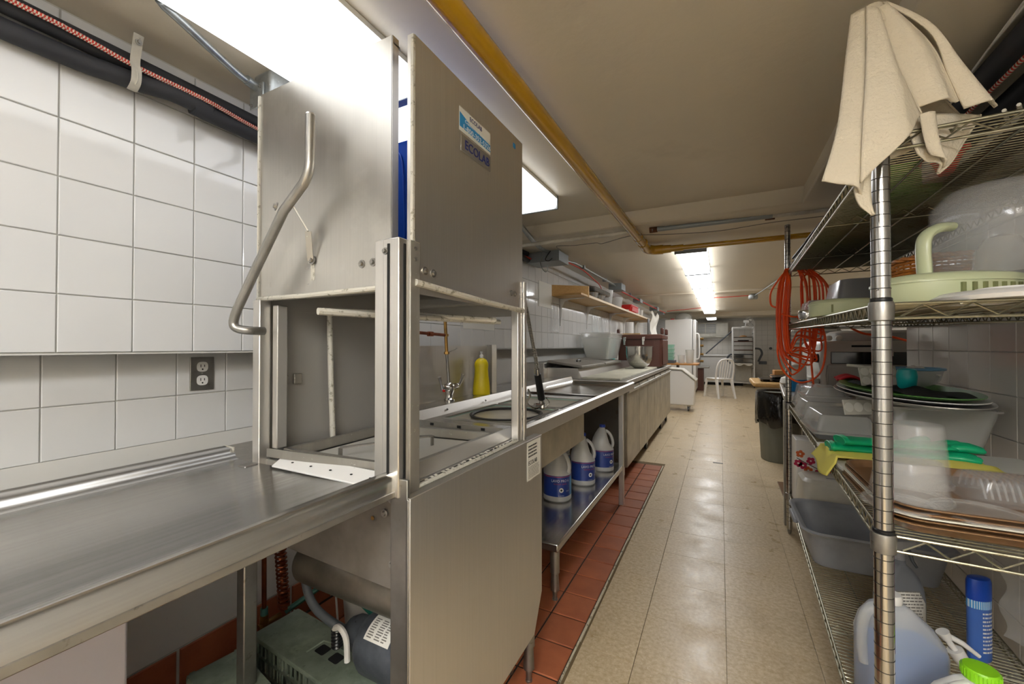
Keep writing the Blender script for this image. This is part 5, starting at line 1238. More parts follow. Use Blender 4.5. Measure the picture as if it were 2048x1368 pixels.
# ---- top shelf
G1 = lambda y: sz(3, y)+.003
def boxtub(name, label, cat, x0, y0, x1, y1, z0, z1, m, taper=.02, r=.025, group=None, rim=.008, t=.003, inv=False):
    mb = MB()
    L_ = [rrect(x0+taper, y0+taper, x1-taper, y1-taper, r, z0), rrect(x0, y0, x1, y1, r, z1-.006), rrect(x0-rim, y0-rim, x1+rim, y1+rim, r+rim, z1-.006),
          rrect(x0-rim, y0-rim, x1+rim, y1+rim, r+rim, z1), rrect(x0+t, y0+t, x1-t, y1-t, r, z1), rrect(x0+taper+t, y0+taper+t, x1-taper-t, y1-taper-t, r, z0+t)]
    if inv: L_ = [[(a, b, z0+z1-c) for a, b, c in l] for l in L_]
    return tag(obj(name, mb.loft(L_), m), label, cat, group)
boxtub('green_tub', 'bright green tub seen from below through the top wire shelf', 'tub', .44, 1.60, .60, 1.86, G1(1.7)+.002, G1(1.7)+.09, 'green_b')
boxtub('orange_tub', 'small orange red tub on the top shelf above the clear bowl', 'tub', .50, 1.42, .56, 1.54, G1(1.5)+.002, G1(1.5)+.06, 'red')
for i, (x0, y0, x1, y1, m_, lab) in enumerate(((.36, 1.96, .80, 2.30, 'traydark', 'nearer dark brown sheet pan on the top shelf'), (.37, 2.33, .82, 2.78, 'traydark2', 'farther dark sheet pan on the top shelf'), (.58, 1.14, .76, 1.90, 'traydark', 'dark brown pan at the back of the top shelf near the wall'))):
    boxtub('sheet_pan', lab, 'pan', x0, y0, x1, y1, G1(y1)+.003, G1(y1)+.028, m_, .006, group='dark pans on the top wire shelf')
for i, (x, y) in enumerate(((.525, 2.81), (.552, 2.82), (.58, 2.83))):
    tag(obj('yellow_fruit', MB().lathe([(.008, 0), (.016, .006), (.019, .016), (.014, .028), (.004, .034)], (x, y, G1(2.8)+.003), 12), 'yellow'), ('left', 'middle', 'right')[i]+' one of three small yellow pieces on the top shelf', 'piece', 'small yellow pieces on the top shelf')
tag(obj('dark_cloth', MB().lathe([(.09, 0), (.12, .02), (.10, .06), (.03, .09)], (.45, 1.93, G1(1.95)), 14, sx=.5), 'grey_d'), 'dark grey bundled cloth near the front edge of the top shelf', 'cloth')
tag(obj('milky_tub', MB().lathe([(.045, 0), (.05, .10), (.05, .22), (.045, .265), (.02, .27)], (.505, 1.44, G1(1.45)+.068), 24), 'frost'), 'milky round tub peeking above the cream towel', 'tub') if False else None
deli('milky_tub', 'milky plastic tub peeking out above the towel on the right', (.520, 1.50, G1(1.5)), .030, .31, 'frost', 'tub')
mb = MB().grid(lambda u, v: (.40+.12*u+.02*math.sin(v*13), 2.86+.25*v+.02*math.sin(u*9), G1(2.9)+.02+.09*math.sin(PI*u)*abs(math.sin(v*6+u*3))), 12, 14)
tag(obj('plastic_film', mb, 'film', solid=.001), 'crumpled clear plastic film at the far corner of the top shelf', 'film')
for i in range(5):
    z = G1(1.3); o_ = .02*i
    tag(obj('loose_cable', MB().tube(smoothpath([(.50+o_, 1.15, z+.02+.006*i), (.60+o_, 1.35, z+.05+.01*i), (.66+o_, 1.42, z+.06), (.74, 1.40-.03*i, z+.02)], 6), .0035, 6), 'offwhite'), ('first', 'second', 'third', 'fourth', 'fifth')[i]+' from the front of the white cables bundled on the top shelf', 'cable', 'white cables bundled at the right of the top shelf')
tag(obj('white_panel', MB().hexa([(.62, 1.22, G1(1.2)+.004), (.76, 1.22, G1(1.2)+.004), (.76, 1.95, G1(1.9)+.004), (.62, 1.95, G1(1.9)+.004), (.64, 1.22, G1(1.2)+.12), (.76, 1.22, G1(1.2)+.12), (.76, 1.95, G1(1.9)+.12), (.64, 1.95, G1(1.9)+.12)]), 'offwhite', bevel=.01), 'long pale appliance body lying at the back of the top shelf', 'appliance')
# ---- towel draped over the near post
tw = thing('towel', 'cream waffle towel draped over the top of the near shelf post', 'towel', (.300, 1.108, 1.55))
CR = Vector((.8906, .4547, 0)); CF = Vector((-.4547, .8906, 0))
def TP(px, py, off): return Vector((.300, 1.108, 1.862))+CR*((px-1757)*.00104)+CF*off+Vector((0, 0, -(py-38)*.00104))
def flap(name, L, R, bulge=.02, ripple=.004, nu=16, nv=22, ph=0, hem=True):
    A = smoothpath([TP(*p) for p in L], 8); B = smoothpath([TP(*p) for p in R], 8)
    def at_(P, t):
        f = t*(len(P)-1); i = min(int(f), len(P)-2); return P[i].lerp(P[i+1], f-i)
    def fn(u, v):
        p = at_(A, v).lerp(at_(B, v), u)
        return tuple(p-CF*(bulge*math.sin(PI*u)*(.35+.65*v)+ripple*math.sin(u*9+ph+v*2)*v))
    o = obj(name, MB().grid(fn, nu, nv), 'cloth_w', tw, solid=.0045, ang=80)
    if hem: obj('hem', MB().tube([fn(1, v/20) for v in range(21)], .0032, 6), 'cloth_w', o)
    return o
flap('fold', [(1702, 24, 0), (1690, 110, 0), (1662, 260, -.01), (1626, 368, -.015)], [(1726, 18, -.012), (1722, 120, -.02), (1706, 290, -.032), (1694, 402, -.035)], .018)
flap('fold', [(1716, 22, -.02), (1704, 150, -.03), (1682, 300, -.045), (1676, 384, -.05)], [(1738, 45, -.025), (1752, 150, -.045), (1778, 215, -.05), (1794, 250, -.05)], .022, .005, ph=1)
flap('fold', [(1690, 330, -.025), (1680, 385, -.03), (1690, 420, -.03), (1712, 438, -.03)], [(1720, 330, -.03), (1712, 360, -.03), (1712, 400, -.03), (1716, 440, -.03)], .004, .001, hem=False)
flap('fold', [(1737, 28, -.02), (1756, 120, -.03), (1776, 195, -.035), (1788, 236, -.04)], [(1748, 26, -.03), (1812, 110, -.045), (1842, 180, -.05), (1860, 230, -.05)], .020, .004, ph=2)
flap('fold', [(1742, 20, -.028), (1812, 95, -.05), (1842, 180, -.055), (1868, 246, -.06)], [(1764, 22, -.01), (1815, 62, -.02), (1880, 150, -.03), (1948, 232, -.035)], .022, .004, ph=3)
flap('fold', [(1724, 20, .02), (1716, 120, .03), (1722, 250, .03), (1745, 330, .02)], [(1764, 22, .01), (1825, 75, .02), (1890, 160, .02), (1940, 245, .0)], -.02, .003)
flap('fold', [(1788, 238, -.02), (1800, 285, -.02), (1812, 315, -.02), (1830, 328, -.02)], [(1938, 238, -.02), (1905, 290, -.02), (1880, 330, -.02), (1856, 352, -.02)], .012, .003, ph=1)
flap('fold', [(1794, 250, -.045), (1806, 290, -.04), (1814, 318, -.04), (1822, 326, -.04)], [(1818, 248, -.05), (1828, 290, -.045), (1840, 320, -.04), (1856, 346, -.03)], .012, .001, hem=False)
flap('fold', [(1712, 20, -.004), (1706, 60, -.008), (1704, 90, -.008), (1702, 120, -.006)], [(1764, 22, -.004), (1784, 50, -.02), (1796, 80, -.02), (1806, 110, -.02)], .012, .001, hem=False)
obj('crown', MB().lathe([(.004, .034), (.018, .028), (.026, .012), (.030, -.02)], (.288, 1.100, 1.862), 14, cap0=True, cap1=False), 'cloth_w', tw)
# ---- second shelf
G2 = lambda y: sz(2, y)+.003
def oval_base(nm, label, c, rx, ry, h, rz, vents, handle=False):
    t = thing(nm, label, 'appliance', c)
    A = Matrix.Translation(c) @ Matrix.Rotation(rz, 4, 'Z')
    obj('lower_shell', MB().lathe([(.97, 0), (1.0, .006), (1.0, h*.68)], (0, 0, 0), 40, sx=rx, sy=ry, p=2.3).xf(A), 'celadon', t)
    obj('upper_shell', MB().lathe([(1.02, h*.68), (1.02, h*.75), (.95, h*.92), (.80, h), (.1, h*1.02)], (0, 0, 0), 40, sx=rx, sy=ry, p=2.3).xf(A), 'celadon', t)
    for i in range(vents):
        a = math.radians(-118+7.5*i); 
        c_, s_ = math.cos(a), math.sin(a); k = 1/((abs(c_)**2.3+abs(s_)**2.3)**(1/2.3))
        x, y = rx*c_*k*1.0, ry*s_*k*1.0
        obj('vent_slot', MB().box(x-.004, y-.003, .008, x+.004, y+.003, h*.60).xf(A), 'celadon_d', t)
    return t, A
cA = (.478, 1.325, G2(1.32))
t, A = oval_base('appliance_base', 'larger pale green appliance base carrying a tall clear bowl on the second shelf', cA, .150, .105, .068, math.radians(29), 7)
hb_ = smoothpath([(-.075, -.02, .068), (-.078, -.02, .13), (-.070, -.02, .160), (-.04, -.02, .178), (.0, -.01, .184)], 6)
loops = []
for i, p in enumerate(hb_):
    qq = hb_[min(i+1, len(hb_)-1)]-hb_[max(i-1, 0)]; qq.normalize(); nn = Vector((qq.z, 0, -qq.x))
    loops.append([p+nn*.011*math.cos(a)+Vector((0, 1, 0))*.016*math.sin(a) for a in [2*PI*k/12 for k in range(12)]])
obj('handle', MB().loft(loops).xf(A), 'celadon', t)
bc = (.595, 1.385, G2(1.32)+.0)
ob = thing('clear_bowl', 'large clear domed bowl standing on the pale green appliance base', 'bowl', (bc[0], bc[1], G2(1.32)+.07))
obj('wall', MB().lathe([(.120, .068), (.122, .20), (.118, .245), (.095, .275), (.04, .285), (.002, .286)], bc, 48, cap0=False, cap1=False), 'clear', ob, solid=.003)
obj('inner_cone', MB().lathe([(.05, .07), (.045, .13), (.03, .16), (.005, .17)], bc, 24), 'clear2', ob)
c2_ = (.42, 1.90, G2(1.9))
oval_base('appliance_base', 'smaller pale green appliance base behind the near post on second shelf', c2_, .125, .09, .060, math.radians(29), 0)[0]
tag(obj('dark_recess_tray', MB().box(.352, 1.80, G2(1.8)+.012, .372, 1.845, G2(1.8)+.04), 'celadon_d'), 'olive recess panel at the front of the smaller green base', 'tray')
# wicker basket
wk = thing('wicker_basket', 'honey coloured wicker basket behind the pale green appliance', 'basket', (.62, 1.82, G2(1.8)))
mb = MB()
for k in range(15):
    z = G2(1.8)+.006+.0105*k; o_ = .045+.008*math.sin(k*.8)+.0015*k
    pts = []
    for i in range(64):
        a = 2*PI*i/64; c_, s_ = math.cos(a), math.sin(a); r_ = 1/((abs(c_)**4+abs(s_)**4)**.25)
        w_ = .003*math.sin(a*24+(k % 2)*PI)
        pts.append((.63+(.10+.0015*k+w_)*c_*r_, 1.86+(.155+.002*k+w_)*s_*r_, z))
    mb.tube(pts, .0046, 5, closed=True)
obj('weave', mb, 'wicker', wk)['kind'] = 'stuff'
mb = MB()
for i in range(48):
    a = 2*PI*i/48; c_, s_ = math.cos(a), math.sin(a); r_ = 1/((abs(c_)**4+abs(s_)**4)**.25)
    mb.cyl((.63+.098*c_*r_, 1.86+.153*s_*r_, G2(1.8)), (.63+.112*c_*r_, 1.86+.172*s_*r_, G2(1.8)+.165), .0028, n=5)
obj('stake', mb, 'wicker', wk)['kind'] = 'stuff'
mb = MB()
for j in range(2): mb.tube([(.63+(.116+.003*math.sin(i*1.3+j*3))*math.cos(2*PI*i/80)/((abs(math.cos(2*PI*i/80))**4+abs(math.sin(2*PI*i/80))**4)**.25), 1.86+(.176+.003*math.sin(i*1.3+j*3))*math.sin(2*PI*i/80)/((abs(math.cos(2*PI*i/80))**4+abs(math.sin(2*PI*i/80))**4)**.25), G2(1.8)+.168+.004*math.cos(i*1.3+j*3)) for i in range(80)], .006, 6, closed=True)
obj('rim', mb, 'wicker', wk)
# grey inverted bin, clear boxes, pans
boxtub('grey_bin', 'grey translucent bin upside down on the second shelf behind the post', 'bin', .46, 2.28, .76, 2.62, G2(2.4)+.004, G2(2.4)+.180, 'greytrans', .03, .04, inv=True, rim=.010)
boxtub('clear_box', 'smoky clear box with dark contents at the far end of the second shelf', 'box', .41, 2.66, .66, 2.95, G2(2.8)+.004, G2(2.8)+.115, 'clear2', .02, .03, inv=True)
tag(obj('dark_block', MB().box(.45, 2.72, G2(2.8)+.012, .60, 2.90, G2(2.8)+.08), 'grey_d', bevel=.01), 'dark block inside the smoky clear box', 'block')
tag(obj('clear_cup', MB().lathe([(.025, 0), (.04, .012), (.046, .04), (.040, .055)], (.395, 2.49, G2(2.45)), 20), 'chrome'), 'small shiny steel cup at the front of the second shelf', 'cup')
tag(obj('white_lid', MB().lathe([(.11, 0), (.115, .008), (.10, .018), (.05, .020), (.048, .026), (.01, .028)], (.515, 1.17, G2(1.1)+.0), 36), 'white'), 'flat white plastic lid at the front right of the second shelf', 'lid')['label']
jr_ = thing('labelled_jar', 'clear jar with paper label and red knob at the right edge', 'jar', (.635, 1.205, G2(1.2)))
jc = (.640, 1.225, G2(1.2))
obj('glass', MB().lathe([(.055, 0), (.058, .005), (.058, .16), (.05, .175), (.035, .18)], jc, 32), 'clear', jr_)
lb = obj('label', MB().grid(lambda u, v: (jc[0]+.0588*math.cos(math.radians(180+95*u)), jc[1]+.0588*math.sin(math.radians(180+95*u)), jc[2]+.065+.06*v), 12, 1), 'papr', jr_)
mb = MB()
for a0, z0 in ((205, .09), (220, .075), (235, .095), (250, .08), (215, .105)): mb.grid(lambda u, v: (jc[0]+.0592*math.cos(math.radians(a0+8*u)), jc[1]+.0592*math.sin(math.radians(a0+8*u)), jc[2]+z0+.012*v), 3, 1)
obj('print', mb, 'ink', lb)
obj('red_knob', MB().lathe([(.010, 0), (.014, .006), (.013, .018), (.004, .022)], (0, 0, 0), 16).xf(Matrix.Translation((.577, 1.205, jc[2]+.045)) @ Matrix.Rotation(-PI/2, 4, 'Y')), 'red', jr_)
# ---- third shelf
G3 = lambda y: sz(1, y)+.003
zt = G3(1.3)
TC = ['lowest brown cafeteria tray of the stack on the third shelf', 'second brown tray from the bottom of the stack', 'third brown tray from the bottom of the stack', 'topmost brown tray of the stack holding lids and tubs']
for i in range(4):
    z = zt+.009*i+(.006 if i >= 2 else 0)
    mb = MB()
    x0, y0, x1, y1 = .315+.003*i, 1.125+.004*(i % 2), .745, 1.535
    mb.loft([rrect(x0+.014, y0+.014, x1-.014, y1-.014, .05, z), rrect(x0, y0, x1, y1, .06, z+.016), rrect(x0-.004, y0-.004, x1+.004, y1+.004, .062, z+.017), rrect(x0-.004, y0-.004, x1+.004, y1+.004, .062, z+.0195), rrect(x0+.003, y0+.003, x1-.003, y1-.003, .058, z+.0195), rrect(x0+.016, y0+.016, x1-.016, y1-.016, .048, z+.003)])
    tag(obj('brown_tray', mb, 'tray_br'), TC[i], 'tray', 'stack of brown trays on the third shelf')
mb = MB(); z = zt+.0275
x0, y0, x1, y1 = .318, 1.128, .748, 1.538
mb.loft([rrect(x0-.005, y0-.005, x1+.005, y1+.005, .06, z+.005), rrect(x0-.005, y0-.005, x1+.005, y1+.005, .06, z+.008), rrect(x0+.003, y0+.003, x1-.003, y1-.003, .06, z+.008), rrect(x0+.003, y0+.003, x1-.003, y1-.003, .06, z+.005), rrect(x0-.005, y0-.005, x1+.005, y1+.005, .06, z+.005)], False, False)
tag(obj('pale_tray', mb, 'tray_edge'), 'pale edged tray in the middle of the brown tray stack', 'tray')
TT = zt+.0365
deli('deli_tub', 'smaller frosted deli tub upside down beside the near post', (.385, 1.255, TT), .071, .088, 'frost2', 'tub', True)
deli('deli_tub', 'taller frosted deli tub upside down behind the smaller one', (.445, 1.405, TT), .066, .150, 'frost2', 'tub', True)
for c_, r_, lab in (((.350, 1.185, TT+.001), .068, 'round clear lid lying under the near post'), ((.475, 1.185, TT+.001), .080, 'round clear lid lying at the front of the tray, right of the post')):
    tag(obj('clear_lid', MB().lathe([(.80, -.0), (.84, .003), (.92, .003), (.95, .0), (1.0, .001), (1.0, .007), (.96, .008), (.90, .0065), (.84, .0065), (.80, .004)][::1], c_, 40, sx=1, sy=1).xf(Matrix.Translation(c_) @ Matrix.Diagonal((r_, r_, 1, 1)) @ Matrix.Translation((-c_[0], -c_[1], -c_[2]))), 'frost2'), lab, 'lid')
cs = thing('clamshell_container', 'ribbed clear clamshell lid on the tray near the right edge', 'container', (.58, 1.33, TT))
mb = MB(); loops = []
for f, z in ((1.0, 0), (1.0, .006), (.93, .008), (.88, .03), (.80, .048), (.70, .052)):
    loops.append([(.600+(a-.600)*f+(0), 1.335+(b-1.335)*f, TT+z) for a, b, _ in rrect(.485, 1.265, .715, 1.405, .035, 0, 8)])
obj('dome', mb.loft(loops, False, True), 'clear', cs)
mb = MB()
for i in range(15):
    x = .52+.0112*i
    mb.tube([(x, 1.277, TT+.012), (x, 1.288, TT+.035), (x, 1.30, TT+.050), (x, 1.37, TT+.051), (x, 1.382, TT+.035), (x, 1.392, TT+.012)], .0022, 5)
obj('rib', mb, 'clear', cs)['kind'] = 'stuff'
# cutting board, yellow cloth, green glove
tag(obj('cutting_board', MB().loft([rrect(.325, 1.545, .865, 1.93, .02, G3(1.7)+.001), rrect(.325, 1.545, .865, 1.93, .02, G3(1.7)+.014)]), 'boardw', bevel=.002), 'white cutting board under the yellow cloth on the third shelf', 'board')
BZ = G3(1.7)+.015
def ycl(u, v):
    x = .245+.46*u; y = 1.60+.25*v-.06*u*(v-.3)
    z = BZ+.005+.010*abs(math.sin(u*7+v*5))+.004*math.sin(v*13+u*3)
    if x < .325: 
        d = (.325-x); z = BZ+.006-.62*d*(1+.2*math.sin(v*5)); x = .325-.35*d-.006*math.sin(v*6)
    return (x, y, z)
tag(obj('yellow_cloth', MB().grid(ycl, 40, 22), 'cloth_y', solid=.004, ang=80), 'yellow cloth folded over the third shelf edge under the green gloves', 'cloth')
def glove(dx, dz, label, rz=0):
    g = thing('rubber_glove', label, 'glove', (.5+dx, 1.8, BZ+.02), 'green rubber gloves on the yellow cloth')
    A = Matrix.Translation((.34+dx, 1.735, BZ+.022+dz)) @ Matrix.Rotation(math.radians(6)+rz, 4, 'Z')
    loops = []
    for x, w, h, z in ((-.012, .040, .012, .004), (0, .042, .017, .004), (.004, .039, .014, .003), (.07, .041, .013, .002), (.14, .040, .012, 0), (.19, .043, .012, 0), (.235, .050, .012, 0), (.27, .048, .011, 0), (.29, .040, .008, 0)):
        loops.append([(x, w*math.cos(a), z+h*math.sin(a)) for a in [2*PI*k/18 for k in range(18)]])
    obj('cuff_and_palm', MB().loft(loops).xf(A), 'glove', g, ang=60)
    obj('cuff_roll', MB().tube([(-.012, .040*math.cos(a), .004+.013*math.sin(a)) for a in [2*PI*k/18 for k in range(18)]], .0025, 6, closed=True).xf(A), 'glove', g)
    for y, l, a in ((.034, .075, 12), (.012, .088, 4), (-.011, .084, -3), (-.032, .070, -11)):
        c_, s_ = math.cos(math.radians(a)), math.sin(math.radians(a)); b = .270
        obj('finger', MB().tube([(b, y*.9, 0), (b+l*.4*c_, y+l*.4*s_, .004), (b+l*.8*c_, y+l*.8*s_, .002), (b+l*c_, y+l*s_, -.001), (b+(l+.005)*c_, y+(l+.005)*s_, -.001)], [.011, .0112, .0108, .008, .003], 12).xf(A), 'glove', g)
    obj('thumb', MB().tube([(.20, .038, 0), (.235, .062, .006), (.265, .078, .006), (.278, .083, .005)], [.012, .0125, .0115, .005], 12).xf(A), 'glove', g)
    return g
glove(0, 0, 'green rubber glove lying lowest, its cuff over the shelf edge', math.radians(-4))
glove(.03, .022, 'green rubber glove lying on top of the other one', math.radians(5))
# clear covers and big bin
def cover(label, x0, y0, x1, y1, z0, z1, dark=True, nm='lidded_cover'):
    c = thing(nm, label, 'food cover', ((x0+x1)/2, (y0+y1)/2, z0), 'clear food covers on the third shelf')
    obj('base', MB().loft([rrect(x0+.01, y0+.01, x1-.01, y1-.01, .02, z0), rrect(x0, y0, x1, y1, .025, z0+.02)]), 'grey_d' if dark else 'frost', c)
    obj('dome', MB().loft([rrect(x0-.006, y0-.006, x1+.006, y1+.006, .03, z0+.021), rrect(x0-.006, y0-.006, x1+.006, y1+.006, .03, z0+.028), rrect(x0+.004, y0+.004, x1-.004, y1-.004, .03, z0+.032), rrect(x0+.02, y0+.02, x1-.02, y1-.02, .03, z1-.008), rrect(x0+.03, y0+.03, x1-.03, y1-.03, .02, z1)], False, True), 'clear2', c)
    return c
cover('nearest clear rectangular food cover over a dark base', .338, 2.01, .545, 2.36, G3(2.2), G3(2.2)+.095)
cover('farther clear rectangular food cover on the third shelf', .355, 2.42, .56, 2.72, G3(2.5), G3(2.5)+.095, False)
cover('clear food cover stacked on the farther one', .375, 2.46, .55, 2.70, G3(2.5)+.096, G3(2.5)+.165, False)
cover('small clear food cover at the far post', .39, 2.76, .56, 3.03, G3(2.9), G3(2.9)+.14, False)
boxtub('storage_bin', 'big hazy clear storage bin against the right wall', 'bin', .57, 1.98, .852, 2.50, G3(2.2), G3(2.2)+.150, 'clear2', .03, .03, rim=.014)
tag(obj('crumpled_bag', MB().grid(lambda u, v: (.62+.19*u, 2.04+.36*v, G3(2.2)+.03+.07*math.sin(PI*u)*math.sin(PI*v)*(1+.35*math.sin(9*u+6*v))), 16, 16), 'film', solid=.002), 'crumpled clear bag inside the big storage bin', 'bag')
PZ = G3(2.2)+.155
tl = Matrix.Translation((.640, 2.15, PZ+.012)) @ Matrix.Rotation(math.radians(4), 4, 'Z') @ Matrix.Rotation(math.radians(.8), 4, 'X')
for i, (m_, rr, dz, lab, nm) in enumerate((('steel', 1.05, 0, 'silver oval platter under the green one', 'platter'), ('white', 1.0, .012, 'white oval platter between silver and green ones', 'platter'), ('green_t', .96, .025, 'dark green oval platter on top of the storage bin', 'platter'))):
    pr = [(.60, 0), (.80, .002), (.97, .014), (1.0, .016), (1.0, .019), (.96, .018), (.78, .006), (.55, .004)]
    tag(obj(nm, MB().lathe([(a*rr, b+dz) for a, b in pr], (0, 0, 0), 48, sx=.180, sy=.385).xf(tl), m_), lab, 'platter', 'oval platters on the storage bin')
mb = MB().grid(lambda u, v: (-.09+.17*u+.02*math.sin(v*5), -.30+.52*v, .040+.010*math.sin(v*9)*math.sin(u*7)+.004*math.sin(u*13)), 24, 40)
for i, v in enumerate(mb.v): pass
tag(obj('black_mesh', mb.xf(tl), 'meshfab', solid=.001), 'black mesh netting lying across the green platter', 'netting')
tag(obj('red_cloth', MB().grid(lambda u, v: (.50+.09*u+.02*v, 2.42+.20*v, PZ+.055+.020*math.sin(PI*u)*abs(math.sin(v*5+1))+.005*math.sin(9*v)), 12, 14), 'cloth_r', solid=.006, ang=80), 'red cloth at the far end of the green platter', 'cloth')
pt = thing('hollowed_tray', 'white moulded tray with round hollows standing on the green platter', 'tray', (.62, 2.28, PZ+.05))
A = Matrix.Translation((.53, 2.19, PZ+.052)) @ Matrix.Rotation(math.radians(24), 4, 'Z') @ Matrix.Rotation(math.radians(-14), 4, 'X')
obj('panel', MB().box(0, 0, 0, .15, .006, .085).xf(A), 'offwhite', pt, bevel=.002)
for i in range(4):
    for j in range(2): obj('hollow', MB().lathe([(.017, 0), (.0165, -.002), (.012, -.004), (.002, -.005)], (0, 0, 0), 18).xf(A @ Matrix.Translation((.02+.036*i, -.001, .022+.038*j)) @ Matrix.Rotation(PI/2, 4, 'X')), 'papr', pt)
obj('arm', MB().bar((-.045, .0, .088), (.02, 0, .080), .006, .010).xf(A), 'offwhite', pt)
tag(obj('teal_cup', MB().lathe([(.020, 0), (.028, .01), (.032, .05), (.028, .075), (.02, .08)], (0, 0, 0), 24).xf(Matrix.Translation((.655, 2.14, PZ+.050))), 'tealcup'), 'teal cup beside the near post on the green platter', 'cup')
bw = thing('blue_rimmed_bowl', 'translucent bowl with blue rim holding a crumpled cloth by the wall', 'bowl', (.745, 2.34, PZ+.06))
obj('shell', MB().lathe([(.05, 0), (.075, .03), (.085, .070), (.089, .072), (.085, .075), (.07, .03), (.02, .006)], (.745, 2.34, PZ+.046), 32), 'frost', bw)
obj('rim', MB().tube([(.745+.087*math.cos(a), 2.34+.087*math.sin(a), PZ+.121) for a in [2*PI*k/32 for k in range(32)]], .006, 8, closed=True), 'bluerim', bw)
obj('cloth', MB().grid(lambda u, v: (.68+.12*u, 2.27+.13*v, PZ+.10+.03*math.sin(PI*u)*math.sin(PI*v)+.008*math.sin(u*17)*math.sin(v*13)), 14, 14), 'papr', bw, solid=.003)
ec = thing('egg_carton', 'pale egg carton with round hollows leaning beside the storage bin', 'carton', (.50, 2.2, G3(2.2)+.1))
A = Matrix.Translation((.445, 2.06, G3(2.2)+.098)) @ Matrix.Rotation(math.radians(30), 4, 'Z') @ Matrix.Rotation(math.radians(-12), 4, 'X')
obj('panel', MB().box(0, 0, 0, .12, .006, .060).xf(A), 'offwhite', ec, bevel=.002)
for i in range(3): obj('hollow', MB().lathe([(.019, 0), (.018, -.002), (.012, -.005), (.002, -.006)], (0, 0, 0), 18).xf(A @ Matrix.Translation((.02+.04*i, -.001, .03)) @ Matrix.Rotation(PI/2, 4, 'X')), 'papr', ec)
# ---- lowest shelf
G4 = lambda y: sz(0, y)+.003
bt = thing('bus_tub', 'grey plastic bus tub on the lowest shelf', 'tub', (.56, 2.3, G4(2.3)))
x0, y0, x1, y1 = .325, 2.13, .80, 2.56; zb, ztp = G4(2.3)+.002, .392
obj('shell', MB().loft([rrect(x0+.035, y0+.035, x1-.035, y1-.035, .05, zb), rrect(x0+.008, y0+.008, x1-.008, y1-.008, .06, ztp-.012), rrect(x0-.012, y0-.012, x1+.012, y1+.012, .07, ztp-.012), rrect(x0-.016, y0-.016, x1+.016, y1+.016, .07, ztp-.004),
                       rrect(x0-.010, y0-.010, x1+.010, y1+.010, .07, ztp+.002), rrect(x0+.004, y0+.004, x1-.004, y1-.004, .06, ztp-.002), rrect(x0+.012, y0+.012, x1-.012, y1-.012, .06, ztp-.012), rrect(x0+.040, y0+.040, x1-.040, y1-.040, .05, zb+.004)]), 'grey_p', bt)
obj('grip', MB().box(x0-.028, 2.28, ztp-.030, x0-.006, 2.42, ztp-.004), 'grey_p', bt, bevel=.008)
fb = thing('flower_box', 'white box printed with red and orange blossoms behind the far post', 'box', (.52, 2.97, G4(3.0)))
obj('carton', MB().box(.392, 2.88, G4(3.0)+.001, .66, 3.05, .635), 'white', fb, bevel=.004)
fcn = 0
for (x, z, m_) in ((.412, .555, 'o'), (.402, .500, 'r'), (.425, .490, 'r'), (.462, .520, 'r'), (.450, .465, 'o'), (.500, .455, 'r'), (.515, .500, 'o'), (.545, .47, 'o')):
    mb = MB()
    for k in range(5):
        a = 2*PI*k/5+x*40; mb.cyl((x+.013*math.cos(a), 2.8795, z+.013*math.sin(a)), (x+.013*math.cos(a), 2.8788, z+.013*math.sin(a)), .0095, n=12)
    fl_ = obj('printed_flower', mb, 'fl_o' if m_ == 'o' else 'fl_r', fb)
    obj('flower_centre', MB().cyl((x, 2.8788, z), (x, 2.878, z), .005, n=10), 'papr', fl_)
obj('printed_twig', MB().tube([(.395, 2.8795, .53), (.44, 2.8795, .505), (.49, 2.8795, .48), (.56, 2.8795, .44)], .002, 4), 'ink', fb)
wbn = thing('white_bin', 'off white plastic bin upside down between flower box and bus tub', 'bin', (.57, 2.74, G4(2.7)))
obj('shell', MB().loft([rrect(.375, 2.62, .78, 2.86, .03, G4(2.7)+.002), rrect(.39, 2.635, .765, 2.845, .04, .46), rrect(.405, 2.65, .75, 2.83, .04, .475)]), 'offwhite', wbn)
obj('rim', MB().loft([rrect(.368, 2.613, .787, 2.867, .035, G4(2.7)+.001), rrect(.368, 2.613, .787, 2.867, .035, G4(2.7)+.014)]), 'offwhite', wbn)
obj('slot', MB().box(.50, 2.70, .4755, .56, 2.715, .477), 'grey_p', wbn)
# blue liquid jug
bj = thing('washer_fluid_jug', 'translucent jug of blue liquid standing by the near post', 'jug', (.43, 1.45, G4(1.45)))
A = Matrix.Translation((.425, 1.455, G4(1.45))) @ Matrix.Rotation(math.radians(22), 4, 'Z')
def sect(f, z, dx=0): return [(a*f+dx, b*f, z) for a, b, _ in rrect(-.088, -.060, .088, .060, .03, 0, 5)]
obj('shell', MB().loft([sect(.96, 0), sect(1, .008), sect(1, .16), [(a*1-.004, b, z) for a, b, z in sect(.97, .185)], sect(.80, .225, -.012), sect(.48, .262, -.022), sect(.22, .275, -.022)]).xf(A), 'seethru', bj)
obj('liquid', MB().loft([sect(.94, .004), sect(.975, .012), sect(.975, .165)]).xf(A), 'bluel', bj)
obj('cap', MB().lathe([(.024, 0), (.025, .003), (.025, .018), (.022, .022), (.003, .023)], (-.022, 0, .275), 24).xf(A), 'white', bj)
hl = smoothpath([(-.045, 0, .262), (-.078, 0, .250), (-.092, 0, .215), (-.094, 0, .15), (-.088, 0, .11)], 5)
obj('handle', MB().tube(hl, [.013]*len(hl), 10).xf(A), 'seethru', bj)
